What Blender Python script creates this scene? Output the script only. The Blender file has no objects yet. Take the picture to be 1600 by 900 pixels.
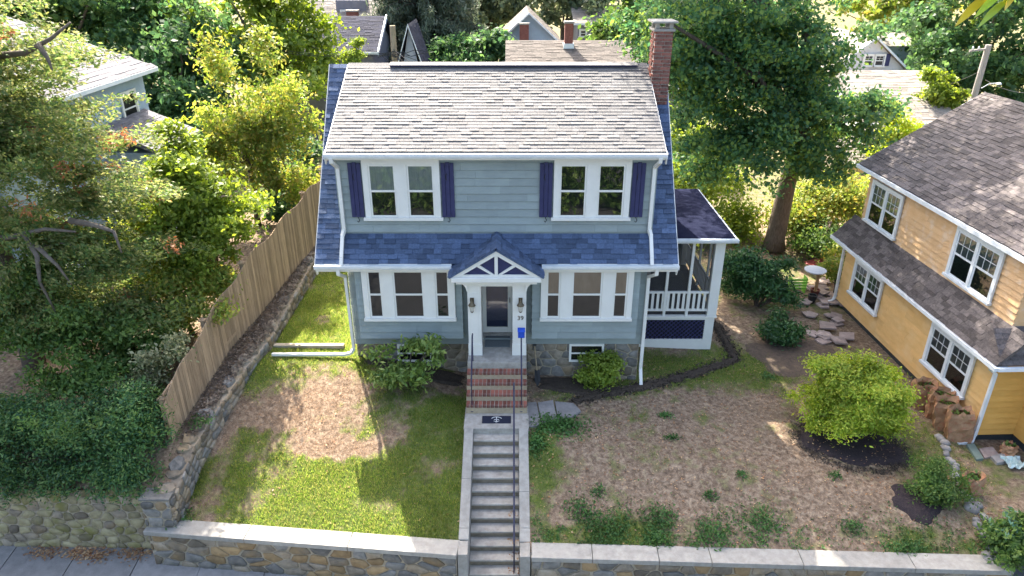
import bpy, math, random
import numpy as np
from mathutils import Vector, Matrix
# ------------------------------------------------------------------ camera, sky, sun, exposure
SC = bpy.context.scene; COL = SC.collection
F = 1110.0; PITCH = math.radians(25.3); CAM = (.385, -16.88, 10.83)
cam = bpy.data.cameras.new('camera'); camo = bpy.data.objects.new('camera', cam); COL.objects.link(camo)
cam.sensor_width = 36; cam.lens = 36 * F / 1600; cam.clip_end = 2000; cam.clip_start = .05
camo.location = CAM; camo.rotation_euler = (math.pi / 2 - PITCH, 0, 0); SC.camera = camo
SUN = Vector((.35, -.865, -1.0)).normalized()               # the way sunlight travels
w = bpy.data.worlds.new('World'); SC.world = w; w.use_nodes = True
nt = w.node_tree; sky = nt.nodes.new('ShaderNodeTexSky'); sky.sky_type = 'NISHITA'; sky.sun_disc = False
sky.sun_elevation = math.asin(-SUN.z); sky.sun_rotation = math.atan2(-SUN.x, -SUN.y)
sky.air_density = 1.0; sky.dust_density = 6.0; sky.ozone_density = .8
nt.nodes['Background'].inputs[1].default_value = .15
nt.links.new(sky.outputs[0], nt.nodes['Background'].inputs[0])
sl = bpy.data.lights.new('sun', 'SUN'); sl.energy = 4.3; sl.angle = math.radians(.5); sl.color = (1, .93, .82)
so = bpy.data.objects.new('sun', sl); COL.objects.link(so); so.rotation_euler = SUN.to_track_quat('-Z', 'Y').to_euler(); so.location = (-20, 40, 50)
SC.view_settings.view_transform = 'Standard'; SC.view_settings.look = 'None'; SC.view_settings.gamma = 1
SC.view_settings.exposure = 2.15
SC.render.engine = 'CYCLES'
SC.cycles.max_bounces = 8; SC.cycles.transparent_max_bounces = 12
# ------------------------------------------------------------------ helpers
rnd = random.Random(7); R = math.radians
def at(px, py, z=None, y=None, x=None):
    a = (px - 800) / F; b = -(py - 450) / F
    d = (a, math.cos(PITCH) + b * math.sin(PITCH), -math.sin(PITCH) + b * math.cos(PITCH))
    t = (z - CAM[2]) / d[2] if z is not None else ((y - CAM[1]) / d[1] if y is not None else (x - CAM[0]) / d[0])
    return Vector((CAM[0] + t * d[0], CAM[1] + t * d[1], CAM[2] + t * d[2]))
def interp(t, pts):
    if t <= pts[0][0]: return pts[0][1]
    for (a, va), (b, vb) in zip(pts, pts[1:]):
        if t <= b: return va + (vb - va) * (t - a) / (b - a)
    return pts[-1][1]
def link(o, parent):
    COL.objects.link(o)
    if parent is not None:
        o.parent = parent; o.matrix_parent_inverse = Matrix.Translation(-Vector(parent['_w'])) if '_w' in parent else Matrix()
    return o
WORLD = {}
def setparent(o, parent):
    COL.objects.link(o)
    WORLD[o.name] = Vector((0, 0, 0)) + o.location
    if parent is not None:
        o.parent = parent
        o.matrix_parent_inverse = Matrix.Translation(-WORLD[parent.name])
    return o
def tag(o, label=None, cat=None, group=None, kind=None):
    if label: o['label'] = label
    if cat: o['category'] = cat
    if group: o['group'] = group
    if kind: o['kind'] = kind
    return o
def thing(name, label, cat, loc=(0, 0, 0), group=None):
    o = bpy.data.objects.new(name, None); o.location = loc; o.empty_display_size = .2
    setparent(o, None); return tag(o, label, cat, group)
def objmesh(name, me, parent=None, loc=None):
    o = bpy.data.objects.new(name, me)
    if loc is not None: o.location = loc
    return setparent(o, parent)
class MB:
    def __init__(s): s.v = []; s.f = []
    def add(s, vs, fs):
        n = len(s.v); s.v += [tuple(p) for p in vs]; s.f += [tuple(i + n for i in f) for f in fs]; return s
    def hexa(s, p): return s.add(p, [(0, 3, 2, 1), (4, 5, 6, 7), (0, 1, 5, 4), (1, 2, 6, 5), (2, 3, 7, 6), (3, 0, 4, 7)])
    def box(s, x0, x1, y0, y1, z0, z1):
        return s.hexa([(x0, y0, z0), (x1, y0, z0), (x1, y1, z0), (x0, y1, z0), (x0, y0, z1), (x1, y0, z1), (x1, y1, z1), (x0, y1, z1)])
    def poly(s, p): return s.add(p, [tuple(range(len(p)))])
    def prism(s, p, d):
        n = len(p); d = Vector(d); q = [Vector(a) for a in p]
        return s.add(q + [a + d for a in q], [tuple(reversed(range(n))), tuple(range(n, 2 * n))] + [(i, (i + 1) % n, n + (i + 1) % n, n + i) for i in range(n)])
    def bar(s, a, b, w, h=None):
        a = Vector(a); b = Vector(b); h = h or w; d = (b - a).normalized()
        u = d.cross(Vector((0, 0, 1))); u = u.normalized() if u.length > 1e-4 else Vector((1, 0, 0)); v = u.cross(d).normalized()
        c = [(-1, -1), (1, -1), (1, 1), (-1, 1)]
        return s.hexa([a + u * (w / 2 * i) + v * (h / 2 * j) for i, j in c] + [b + u * (w / 2 * i) + v * (h / 2 * j) for i, j in c])
    def tube(s, pts, rad, n=8, cap=True):
        pts = [Vector(p) for p in pts]; N = len(pts); rad = rad if isinstance(rad, (list, tuple)) else [rad] * N
        vs = []; ref = Vector((.31, .77, .55)).normalized()
        for i, p in enumerate(pts):
            d = (pts[min(i + 1, N - 1)] - pts[max(i - 1, 0)]).normalized()
            u = d.cross(ref).normalized(); v = d.cross(u)
            vs += [p + (u * math.cos(2 * math.pi * k / n) + v * math.sin(2 * math.pi * k / n)) * rad[i] for k in range(n)]
        fs = [(i * n + k, i * n + (k + 1) % n, (i + 1) * n + (k + 1) % n, (i + 1) * n + k) for i in range(N - 1) for k in range(n)]
        if cap: fs += [tuple(reversed(range(n))), tuple(range((N - 1) * n, N * n))]
        return s.add(vs, fs)
    def lathe(s, c, prof, n=12, ax='z'):
        c = Vector(c); vs = []
        for r, h in prof:
            vs += [c + Vector((r * math.cos(2 * math.pi * k / n), r * math.sin(2 * math.pi * k / n), h)) for k in range(n)]
        N = len(prof)
        fs = [(i * n + k, i * n + (k + 1) % n, (i + 1) * n + (k + 1) % n, (i + 1) * n + k) for i in range(N - 1) for k in range(n)]
        fs += [tuple(reversed(range(n))), tuple(range((N - 1) * n, N * n))]
        return s.add(vs, fs)
    def mesh(s, name, mat, T=None, smooth=False):
        me = bpy.data.meshes.new(name)
        me.from_pydata([tuple(T @ Vector(p)) for p in s.v] if T is not None else s.v, [], s.f)
        me.materials.append(mat)
        if smooth: me.shade_smooth()
        return me
    def build(s, name, mat, parent=None, T=None, smooth=False):
        return objmesh(name, s.mesh(name, mat, T, smooth), parent)
    def bevel(s, name, mat, parent=None, T=None, w=.01, seg=2):
        import bmesh
        me = s.mesh(name, mat, T); bm = bmesh.new(); bm.from_mesh(me)
        bmesh.ops.recalc_face_normals(bm, faces=bm.faces)
        bmesh.ops.bevel(bm, geom=list(bm.edges), offset=w, segments=seg, affect='EDGES', profile=.6)
        bm.to_mesh(me); bm.free(); return objmesh(name, me, parent)
def npmesh(name, verts, quads, mat):
    me = bpy.data.meshes.new(name); nv = len(verts); k = quads.shape[1]; nf = len(quads)
    me.vertices.add(nv); me.vertices.foreach_set('co', np.asarray(verts, np.float32).ravel())
    me.loops.add(nf * k); me.loops.foreach_set('vertex_index', np.asarray(quads, np.int32).ravel())
    me.polygons.add(nf); me.polygons.foreach_set('loop_start', np.arange(0, nf * k, k, dtype=np.int32))
    me.update(calc_edges=True); me.materials.append(mat); return me
# ------------------------------------------------------------------ materials
def ramp(nt, cols, pos=None):
    r = nt.nodes.new('ShaderNodeValToRGB'); e = r.color_ramp.elements
    while len(e) < len(cols): e.new(.5)
    for i, c in enumerate(cols):
        e[i].position = pos[i] if pos else i / max(1, len(cols) - 1); e[i].color = (*c, 1)
    return r
def M(name, cols, rough=.7, scale=6, bump=0, bscale=None, rand=None, ramt=.25, spec=.3, metal=0, stretch=None, dirt=None):
    m = bpy.data.materials.new(name); m.use_nodes = True; nt = m.node_tree; L = nt.links.new
    b = nt.nodes['Principled BSDF']; b.inputs['Roughness'].default_value = rough; b.inputs['Metallic'].default_value = metal
    b.inputs['Specular IOR Level'].default_value = spec
    tc = nt.nodes.new('ShaderNodeTexCoord'); mp = nt.nodes.new('ShaderNodeMapping'); L(tc.outputs['Object'], mp.inputs[0])
    if stretch: mp.inputs['Scale'].default_value = stretch
    n = nt.nodes.new('ShaderNodeTexNoise'); n.inputs['Scale'].default_value = scale; n.inputs['Detail'].default_value = 6; n.inputs['Roughness'].default_value = .65
    L(mp.outputs[0], n.inputs['Vector'])
    cols = cols if isinstance(cols[0], (list, tuple)) else [tuple(c * .85 for c in cols), tuple(min(1, c * 1.12) for c in cols)]
    r = ramp(nt, cols, [.3 + .4 * i / max(1, len(cols) - 1) for i in range(len(cols))]); L(n.outputs[0], r.inputs[0]); out = r.outputs[0]
    if rand:
        if rand == 'object': src = nt.nodes.new('ShaderNodeObjectInfo').outputs['Random']
        else: src = nt.nodes.new('ShaderNodeNewGeometry').outputs['Random Per Island']
        mr = nt.nodes.new('ShaderNodeMapRange'); mr.inputs[3].default_value = 1 - ramt; mr.inputs[4].default_value = 1 + ramt; L(src, mr.inputs[0])
        h = nt.nodes.new('ShaderNodeHueSaturation'); L(out, h.inputs['Color']); L(mr.outputs[0], h.inputs['Value']); out = h.outputs[0]
    if dirt:
        n3 = nt.nodes.new('ShaderNodeTexNoise'); n3.inputs['Scale'].default_value = dirt[1]; n3.inputs['Detail'].default_value = 8; L(tc.outputs['Object'], n3.inputs['Vector'])
        r3 = ramp(nt, [(0, 0, 0), (1, 1, 1)], [.5, .68]); L(n3.outputs[0], r3.inputs[0])
        mx = nt.nodes.new('ShaderNodeMixRGB'); mx.inputs[2].default_value = (*dirt[0], 1)
        ml = nt.nodes.new('ShaderNodeMath'); ml.operation = 'MULTIPLY'; ml.inputs[1].default_value = dirt[2]; L(r3.outputs[0], ml.inputs[0])
        L(ml.outputs[0], mx.inputs[0]); L(out, mx.inputs[1]); out = mx.outputs[0]
    L(out, b.inputs['Base Color'])
    if bump:
        n2 = nt.nodes.new('ShaderNodeTexNoise'); n2.inputs['Scale'].default_value = bscale or scale * 4; n2.inputs['Detail'].default_value = 5; L(mp.outputs[0], n2.inputs['Vector'])
        bp = nt.nodes.new('ShaderNodeBump'); bp.inputs['Strength'].default_value = bump; bp.inputs['Distance'].default_value = .02
        L(n2.outputs[0], bp.inputs['Height']); L(bp.outputs[0], b.inputs['Normal'])
    return m
def LEAF(name, cols, trans=.4, tv=1.7, rough=.55):
    m = bpy.data.materials.new(name); m.use_nodes = True; nt = m.node_tree; L = nt.links.new
    b = nt.nodes['Principled BSDF']; b.inputs['Roughness'].default_value = rough; b.inputs['Specular IOR Level'].default_value = .35
    g = nt.nodes.new('ShaderNodeNewGeometry'); r = ramp(nt, cols); L(g.outputs['Random Per Island'], r.inputs[0])
    tc = nt.nodes.new('ShaderNodeTexCoord'); n = nt.nodes.new('ShaderNodeTexNoise'); n.inputs['Scale'].default_value = .9; n.inputs['Detail'].default_value = 2; L(tc.outputs['Object'], n.inputs['Vector'])
    mr = nt.nodes.new('ShaderNodeMapRange'); mr.inputs[1].default_value = .3; mr.inputs[2].default_value = .7; mr.inputs[3].default_value = .85; mr.inputs[4].default_value = 1.5; L(n.outputs[0], mr.inputs[0])
    h = nt.nodes.new('ShaderNodeHueSaturation'); L(r.outputs[0], h.inputs['Color']); L(mr.outputs[0], h.inputs['Value'])
    L(h.outputs[0], b.inputs['Base Color'])
    t = nt.nodes.new('ShaderNodeBsdfTranslucent'); h2 = nt.nodes.new('ShaderNodeHueSaturation'); h2.inputs['Value'].default_value = tv; h2.inputs['Saturation'].default_value = 1.1; h2.inputs['Hue'].default_value = .485
    L(h.outputs[0], h2.inputs['Color']); L(h2.outputs[0], t.inputs[0])
    mx = nt.nodes.new('ShaderNodeMixShader'); mx.inputs[0].default_value = trans; L(b.outputs[0], mx.inputs[1]); L(t.outputs[0], mx.inputs[2])
    L(mx.outputs[0], nt.nodes['Material Output'].inputs[0]); return m
def GLASS(name, tint=(.75, .8, .82), refl=.07):
    m = bpy.data.materials.new(name); m.use_nodes = True; nt = m.node_tree; L = nt.links.new
    nt.nodes.remove(nt.nodes['Principled BSDF'])
    t = nt.nodes.new('ShaderNodeBsdfTransparent'); t.inputs[0].default_value = (*tint, 1)
    g = nt.nodes.new('ShaderNodeBsdfGlossy'); g.inputs['Roughness'].default_value = .02
    fr = nt.nodes.new('ShaderNodeFresnel'); fr.inputs[0].default_value = 1.5
    ad = nt.nodes.new('ShaderNodeMath'); ad.inputs[1].default_value = refl; ad.use_clamp = True; L(fr.outputs[0], ad.inputs[0])
    n = nt.nodes.new('ShaderNodeTexNoise'); n.inputs['Scale'].default_value = 1.3; tc = nt.nodes.new('ShaderNodeTexCoord'); L(tc.outputs['Object'], n.inputs['Vector'])
    bp = nt.nodes.new('ShaderNodeBump'); bp.inputs['Strength'].default_value = .05; bp.inputs['Distance'].default_value = .05; L(n.outputs[0], bp.inputs['Height']); L(bp.outputs[0], g.inputs['Normal'])
    mx = nt.nodes.new('ShaderNodeMixShader'); L(ad.outputs[0], mx.inputs[0]); L(t.outputs[0], mx.inputs[1]); L(g.outputs[0], mx.inputs[2])
    L(mx.outputs[0], nt.nodes['Material Output'].inputs[0]); return m
def SCREEN(name, op=.45):
    m = bpy.data.materials.new(name); m.use_nodes = True; nt = m.node_tree; L = nt.links.new
    b = nt.nodes['Principled BSDF']; b.inputs['Base Color'].default_value = (.04, .04, .045, 1)
    t = nt.nodes.new('ShaderNodeBsdfTransparent'); mx = nt.nodes.new('ShaderNodeMixShader'); mx.inputs[0].default_value = op
    L(t.outputs[0], mx.inputs[1]); L(b.outputs[0], mx.inputs[2]); L(mx.outputs[0], nt.nodes['Material Output'].inputs[0]); return m
white = M('white_paint', [(.72, .70, .64), (.80, .785, .73)], .5, 3, dirt=((.48, .46, .40), 6, .14))
trimw = M('gutter_white', [(.62, .66, .68), (.80, .82, .82)], .4, 3)
siding = M('blue_grey_siding', [(.262, .305, .30), (.305, .352, .345)], .65, 2.5, .15, 60, 'object', .08, stretch=(1, 1, 4), dirt=((.20, .235, .235), 1.4, .35))
blueshin = M('blue_shingle', [(.05, .075, .135), (.092, .132, .215)], .85, 22, .5, 90, 'object', .34)
blueshin_i = M('blue_shingle_field', [(.05, .075, .135), (.092, .132, .215)], .85, 22, .5, 90, 'island', .34)
greyshin = M('pale_grey_shingle', [(.13, .126, .123), (.185, .179, .174)], .85, 18, .5, 90, 'island', .13)
navy = M('navy_paint', [(.028, .03, .085), (.04, .042, .115)], .55, 6, .1)
dark = M('interior_shade', [(.012, .013, .015), (.03, .03, .032)], .8, 2)  # dark colour stands in for unlit space behind panes and lattice
peachb = M('peach_panel', [(.46, .31, .21), (.58, .41, .29)], .8, 3, stretch=(2, 1, .6))  # peach panel behind the upper sashes of the right bay
curtain = M('pale_blind', [(.40, .40, .37), (.55, .54, .50)], .8, 8, stretch=(6, 1, .3))
glass = GLASS('window_glass')
screen = SCREEN('insect_screen')
brick = M('red_brick', [(.16, .05, .035), (.30, .11, .075)], .85, 14, .5, 60, 'object', .5, dirt=((.16, .12, .11), 5, .6))
mortar = M('mortar', [(.42, .38, .33), (.55, .51, .45)], .9, 20, .4)
concrete = M('concrete', [(.29, .27, .235), (.44, .415, .37)], .9, 7, .4, 70, dirt=((.17, .16, .14), 3, .5))
capm = M('cap_concrete', [(.27, .255, .225), (.38, .36, .32)], .9, 9, .4, 80, 'object', .08, dirt=((.2, .19, .17), 4, .4))
walk = M('sidewalk_concrete', [(.19, .187, .182), (.28, .275, .268)], .9, 5, .3, 60, 'object', .12)
stone = M('field_stone', [(.15, .125, .095), (.31, .26, .195)], .9, 5, .6, 25, 'object', .45, dirt=((.30, .20, .09), 1.7, .5))
mossst = M('mossy_cobble', [(.19, .165, .095), (.36, .31, .19)], .9, 5, .6, 25, 'object', .4, dirt=((.16, .155, .03), 2.2, .7))
wood = M('weathered_fence_wood', [(.25, .17, .105), (.43, .31, .20)], .85, 5, .4, 30, 'object', .3, stretch=(6, 6, .5))
iron = M('painted_iron', [(.028, .028, .05), (.05, .05, .085)], .45, 8)
black = M('black_metal', [(.012, .012, .013), (.03, .03, .03)], .5, 8)
bronze = M('aged_bronze', [(.09, .07, .045), (.2, .16, .1)], .4, 20, metal=.7)
yellow = M('lit_yellow_siding', [(.66, .36, .085), (.76, .44, .12)], .6, 2.5, .15, 50, 'object', .06, stretch=(1, 1, 3))  # stronger yellow paints in the brighter light on the front faces
tanyel = M('tan_yellow_siding', [(.64, .39, .14), (.73, .46, .19)], .6, 2.5, .2, 50, 'object', .07, stretch=(1, 1, 3), dirt=((.70, .52, .28), 2.5, .4))
peach = M('peach_siding', [(.64, .39, .19), (.73, .47, .25)], .6, 2.5, .2, 50, 'object', .06, dirt=((.75, .68, .58), 3.5, .3))
darkshin = M('charcoal_shingle', [(.075, .063, .06), (.15, .128, .12)], .85, 16, .5, 80, 'island', .4)
bark = M('bark', [(.06, .045, .035), (.15, .12, .095)], .95, 8, .8, 25, stretch=(3, 3, .6))
palebark = M('pale_bark', [(.10, .08, .065), (.19, .16, .13)], .95, 8, .8, 25)
soil = M('dark_soil', [(.028, .022, .017), (.075, .058, .043)], .95, 14, .9, 40)
mulch = M('bark_mulch', [(.018, .014, .018), (.055, .04, .04)], .95, 30, 1.0, 60)
flag = M('flagstone', [(.20, .19, .18), (.33, .31, .29)], .9, 5, .5, 40, 'object', .2)
pinkflag = M('pinkish_slate', [(.26, .20, .18), (.42, .34, .30)], .9, 5, .5, 40, 'object', .25)
paperbag = M('brown_paper', [(.30, .165, .085), (.43, .26, .15)], .8, 5, .6, 12, dirt=((.33, .09, .05), 7, .55))
# ------------------------------------------------------------------ terrain
def XW(y): return interp(y, [(-5, -7.06), (-3.4, -7.06), (-.9, -6.6), (.3, -6.3), (4.7, -6.1), (9, -5.9), (20, -5.6), (60, -5.6)])
def ZL(y): return interp(y, [(-4.7, .0), (-3.3, .4), (-2.2, .7), (0, 1.15), (2.1, 1.4), (4.3, 1.7), (8, 1.9), (22, 1.2), (60, .5)])
def YF(x): return interp(x, [(-7.2, -4.72), (-.75, -5.42), (.75, -5.5), (10.7, -5.85), (14, -5.9)])
def top(x, y):
    z = interp(x, [(-6.2, .85), (-3.9, .8), (-2.2, .52), (-1.1, .27), (0, .25), (1.5, .13), (4, .0), (8, -.2), (12, -.55), (16, -.7)])
    if y > 0:
        z += (.07 * min(y, 7)) * max(0, min(1, (-x - 1) / 4))
        k = min(1, max(0, (y - 9) / 14)); z = z * (1 - k) + .4 * k
    return z
def H(x, y):
    if x < XW(y) - .1:
        k = min(1, max(0, (XW(y) - x - .6) / 2.5)); z = ZL(y); return z * (1 - k) + (z * .85 + .02) * k
    a = -.83 + (y - YF(x)) * .375; b = top(x, y); k = .12
    h = max(0, min(1, .5 + .5 * (b - a) / k)); return b * (1 - h) + a * h - k * h * (1 - h)
def smooth(a, b, t): t = max(0, min(1, (t - a) / (b - a))); return t * t * (3 - 2 * t)
def hsh(x, y):
    v = math.sin(x * 12.9898 + y * 78.233) * 43758.5453; return v - math.floor(v)
def vn(x, y):
    xi, yi = math.floor(x), math.floor(y); fx, fy = x - xi, y - yi; fx = fx * fx * (3 - 2 * fx); fy = fy * fy * (3 - 2 * fy)
    return (hsh(xi, yi) * (1 - fx) + hsh(xi + 1, yi) * fx) * (1 - fy) + (hsh(xi, yi + 1) * (1 - fx) + hsh(xi + 1, yi + 1) * fx) * fy
def fbm(x, y): return .5 * vn(x, y) + .3 * vn(x * 2.1 + 5, y * 2.1) + .2 * vn(x * 4.3, y * 4.3 + 9)
def gauss(x, y, cx, cy, rx, ry): return math.exp(-((x - cx) / rx) ** 2 - ((y - cy) / ry) ** 2)
TRENCH = [at(p[0], p[1], p[2]) for p in ((895, 628, .1), (950, 615, .05), (1010, 603, 0), (1080, 582, 0), (1150, 557, -.05), (1132, 525, -.05), (1118, 500, 0))]
JM = at(1318, 690, -.3)
def segd(x, y, pts):
    best = 9
    for a, b in zip(pts, pts[1:]):
        dx, dy = b.x - a.x, b.y - a.y; t = max(0, min(1, ((x - a.x) * dx + (y - a.y) * dy) / (dx * dx + dy * dy)))
        best = min(best, math.hypot(x - a.x - t * dx, y - a.y - t * dy))
    return best
def green(x, y):
    n = .6 * fbm(x * 1.1, y * 1.1) + .4 * fbm(x * 3.7 + 3, y * 3.7)
    if x < XW(y): return .25 * n
    if x < -.7:
        g = 1.0 - .78 * gauss(x, y, -5.0, -1.9, 1.5, .7) - .7 * gauss(x, y, -3.6, -3.0, 1.1, .5) - .55 * gauss(x, y, -6.7, -2.8, .5, 1.6) - .7 * gauss(x, y, -1.6, -.6, 1.8, .7) - .45 * gauss(x, y, -2.2, -2.0, .7, .7) - .3 * gauss(x, y, -4.2, -1.2, 1.2, .5)
        return g - .24 + 2.0 * (n - .5)
    g = .20 + .8 * gauss(x, y, 2.6, -5.2, 1.5, .35) + .55 * gauss(x, y, 1.1, -3.2, .45, 1.2) + .55 * gauss(x, y, 5.5, .6, 2.2, 1.0) + .4 * gauss(x, y, 7.4, 1.0, 1.5, 1.2) + .45 * gauss(x, y, 10.6, -2.8, .9, 1.7) + .6 * gauss(x, y, 3.3, -.5, .9, .5) + .35 * gauss(x, y, 9.5, -5.4, 1.0, .4) + .35 * gauss(x, y, 1.7, -1.0, .5, .6)
    if y > 5: g = .35
    return g + 1.2 * (n - .54)
lx = [.2, .45, .7, 1.0, 1.5, 2, 2.6, 3.4, 4.4, 6, 8, 11, 15, 22, 35, 60, 120, 300]
def rx0(y): return XW(y) - .12
rows = list(np.arange(0, 13, .14)) + [13.5, 14.5, 16, 18, 21, 25, 30, 37, 46, 60, 90, 150, 300, 500]
STL, STR = -.66, .66
def xcols():
    c = [0.0]; base = -7.2
    xs = list(np.arange(-6.6, STL - .05, .14)) + [STL] + list(np.linspace(STL, STR, 5))[1:-1] + [STR] + list(np.arange(STR + .12, 15, .14)) + [16, 18, 21, 25, 30, 40, 60, 110, 300]
    return xs
XC = xcols(); nl = len(lx)
V = []; G = []; idx = {}
for j, s in enumerate(rows):
    for i in range(nl + 1 + len(XC)):
        yn = -5.0 + s
        if i < nl: x = XW(yn) - lx[nl - 1 - i]; y = max(yn, -4.45) if s == 0 else yn + .3
        else:
            if i == nl: x = XW(yn) - .09
            else:
                x = XC[i - nl - 1]; lim = XW(yn)
                if x < -5.2: x = lim + (x + 6.6) / 1.4 * (-5.2 - lim) + .02
            k = max(0, 1 - s / 6.0); y = yn * (1 - k) + (YF(x) + s) * k
            if s == 0: y = YF(x)
        y = y
        V.append((x, y, H(x, y) + (.02 * (fbm(x * 3, y * 3) - .5) if s < 12 else 0))); G.append(green(x, y) if abs(x) < 20 and y < 14 else .4)
nc = nl + 1 + len(XC); Fq = []
iSL = nl + 1 + XC.index(STL); iSR = nl + 1 + XC.index(STR)
for j in range(len(rows) - 1):
    for i in range(nc - 1):
        if i == nl - 1: continue                       # the step is inside the retaining wall
        if iSL <= i < iSR and -5 + rows[j] < 0: continue
        a = j * nc + i; Fq.append((a, a + 1, a + nc + 1, a + nc))
me = npmesh('ground', np.array(V), np.array(Fq), None); me.materials.clear()
at_ = me.attributes.new('green', 'FLOAT', 'POINT'); at_.data.foreach_set('value', np.array(G, np.float32)); me.shade_smooth()
gm = bpy.data.materials.new('lawn_ground'); gm.use_nodes = True; nt = gm.node_tree; L = nt.links.new; b = nt.nodes['Principled BSDF']; b.inputs['Roughness'].default_value = .95; b.inputs['Specular IOR Level'].default_value = .1
tc = nt.nodes.new('ShaderNodeTexCoord'); a1 = nt.nodes.new('ShaderNodeAttribute'); a1.attribute_name = 'green'
n1 = nt.nodes.new('ShaderNodeTexNoise'); n1.inputs['Scale'].default_value = 9; n1.inputs['Detail'].default_value = 8; n1.inputs['Roughness'].default_value = .75; L(tc.outputs['Object'], n1.inputs['Vector'])
n2 = nt.nodes.new('ShaderNodeTexNoise'); n2.inputs['Scale'].default_value = 4.5; n2.inputs['Detail'].default_value = 6; L(tc.outputs['Object'], n2.inputs['Vector'])
rd = ramp(nt, [(.08, .056, .038), (.215, .155, .107), (.36, .28, .195)], [.34, .5, .64]); L(n1.outputs[0], rd.inputs[0])
rg = ramp(nt, [(.045, .07, .02), (.095, .125, .032), (.19, .19, .065)], [.3, .5, .72]); L(n1.outputs[0], rg.inputs[0])
ad = nt.nodes.new('ShaderNodeMath'); L(a1.outputs['Fac'], ad.inputs[0]); L(n2.outputs[0], ad.inputs[1])
mr = nt.nodes.new('ShaderNodeMapRange'); mr.inputs[1].default_value = .72; mr.inputs[2].default_value = 1.08; L(ad.outputs[0], mr.inputs[0])
mx = nt.nodes.new('ShaderNodeMixRGB'); L(mr.outputs[0], mx.inputs[0]); L(rd.outputs[0], mx.inputs[1]); L(rg.outputs[0], mx.inputs[2]); L(mx.outputs[0], b.inputs['Base Color'])
bp = nt.nodes.new('ShaderNodeBump'); bp.inputs['Strength'].default_value = .8; bp.inputs['Distance'].default_value = .03; L(n1.outputs[0], bp.inputs['Height']); L(bp.outputs[0], b.inputs['Normal'])
me.materials.append(gm); ground = tag(objmesh('ground', me), kind='structure')
# street side
road = M('asphalt', [(.04, .04, .042), (.065, .065, .066)], .9, 12, .4, 80)
tag(MB().poly([(-400, -400, -1.95), (400, -400, -1.95), (400, -4, -1.95), (-400, -4, -1.95)]).build('road', road), kind='structure')
sw = tag(MB().box(-60, 60, -7.9, -4.6, -1.93, -1.79).box(-60, -7.3, -4.58, -4.1, -1.93, -1.785).build('sidewalk', walk), kind='structure')
x = -14.2
while x < 13:
    wd = 1.5
    for (y0, y1) in ((-6.3, -4.62 if x > -8 else -4.32), (-7.85, -6.32)):
        sk = .15
        MB().hexa([(x + sk, y0, -1.78), (x + wd - .025 + sk, y0, -1.78), (x + wd - .025, y1, -1.78), (x, y1, -1.78), (x + sk, y0, -1.745), (x + wd - .025 + sk, y0, -1.745), (x + wd - .025, y1, -1.745), (x, y1, -1.745)]).build('paving_slab', walk, sw)
    x += wd
def strip(name, pts, wd, mat, lift=.012, jit=.25, wfn=None):
    r = random.Random(3); P = []
    for a, b2 in zip(pts, pts[1:]):
        n = max(2, int((b2 - a).length / .12)); P += [a.lerp(b2, k / n) for k in range(n)]
    P.append(pts[-1]); vs = []; fs = []
    for i, p in enumerate(P):
        d = P[min(i + 1, len(P) - 1)] - P[max(i - 1, 0)]; d.z = 0; d.normalize(); nrm = Vector((-d.y, d.x, 0)); w2 = wd / 2 * (1 + r.uniform(-jit, jit))
        for k in (-1, -.4, .3, 1):
            q = p + nrm * w2 * k; lim = lift + (.03 + .03 * r.random() if abs(k) < .9 else -.02); vs.append((q.x, q.y, H(q.x, q.y) + lim))
    for i in range(len(P) - 1):
        for k in range(3): a = i * 4 + k; fs.append((a, a + 1, a + 5, a + 4))
    return tag(MB().add(vs, fs).build(name, mat, smooth=True), kind='structure')
strip('soil_strip', TRENCH, .34, soil, jit=.5)
def patch(name, c, rx, ry, mat, lift=.03, n=40, seed=1):
    r = random.Random(seed); vs = [(c.x, c.y, H(c.x, c.y) + lift + .02)]; fs = []; rings = 6
    rr = [1 + .14 * math.sin(2.0 * t + seed) + .10 * math.sin(5 * t + 2 * seed) + r.uniform(-.05, .05) for t in np.linspace(0, 2 * math.pi, n, endpoint=False)]
    for q in range(1, rings + 1):
        for k in range(n):
            t = 2 * math.pi * k / n; f = q / rings * rr[k]; x = c.x + rx * f * math.cos(t); y = c.y + ry * f * math.sin(t)
            vs.append((x, y, H(x, y) + (lift + (r.uniform(0, .035) if q > 2 else .01) if q < rings else -.03)))
    for k in range(n): fs.append((0, 1 + k, 1 + (k + 1) % n))
    for q in range(rings - 1):
        for k in range(n): a = 1 + q * n + k; b2 = 1 + q * n + (k + 1) % n; fs.append((a, a + n, b2 + n, b2))
    return tag(MB().add(vs, fs).build(name, mat, smooth=True), kind='structure')
patch('mulch_bed', JM + Vector((.1, -.15, 0)), 1.25, 1.0, mulch, seed=2)
patch('mulch_bed', at(1425, 800, -.7), .62, .5, mulch, seed=5)
patch('planting_bed', Vector((-2.2, -.35, 0)), 1.4, .42, soil, seed=3)
patch('planting_bed', Vector((2.1, -.45, 0)), 1.25, .42, soil, seed=4)
patch('earth_patch', at(1240, 545, -.1), 1.5, 1.4, M('bare_earth', [(.075, .055, .04), (.15, .11, .08)], .95, 9, .9, 40), seed=6, lift=.02)
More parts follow.
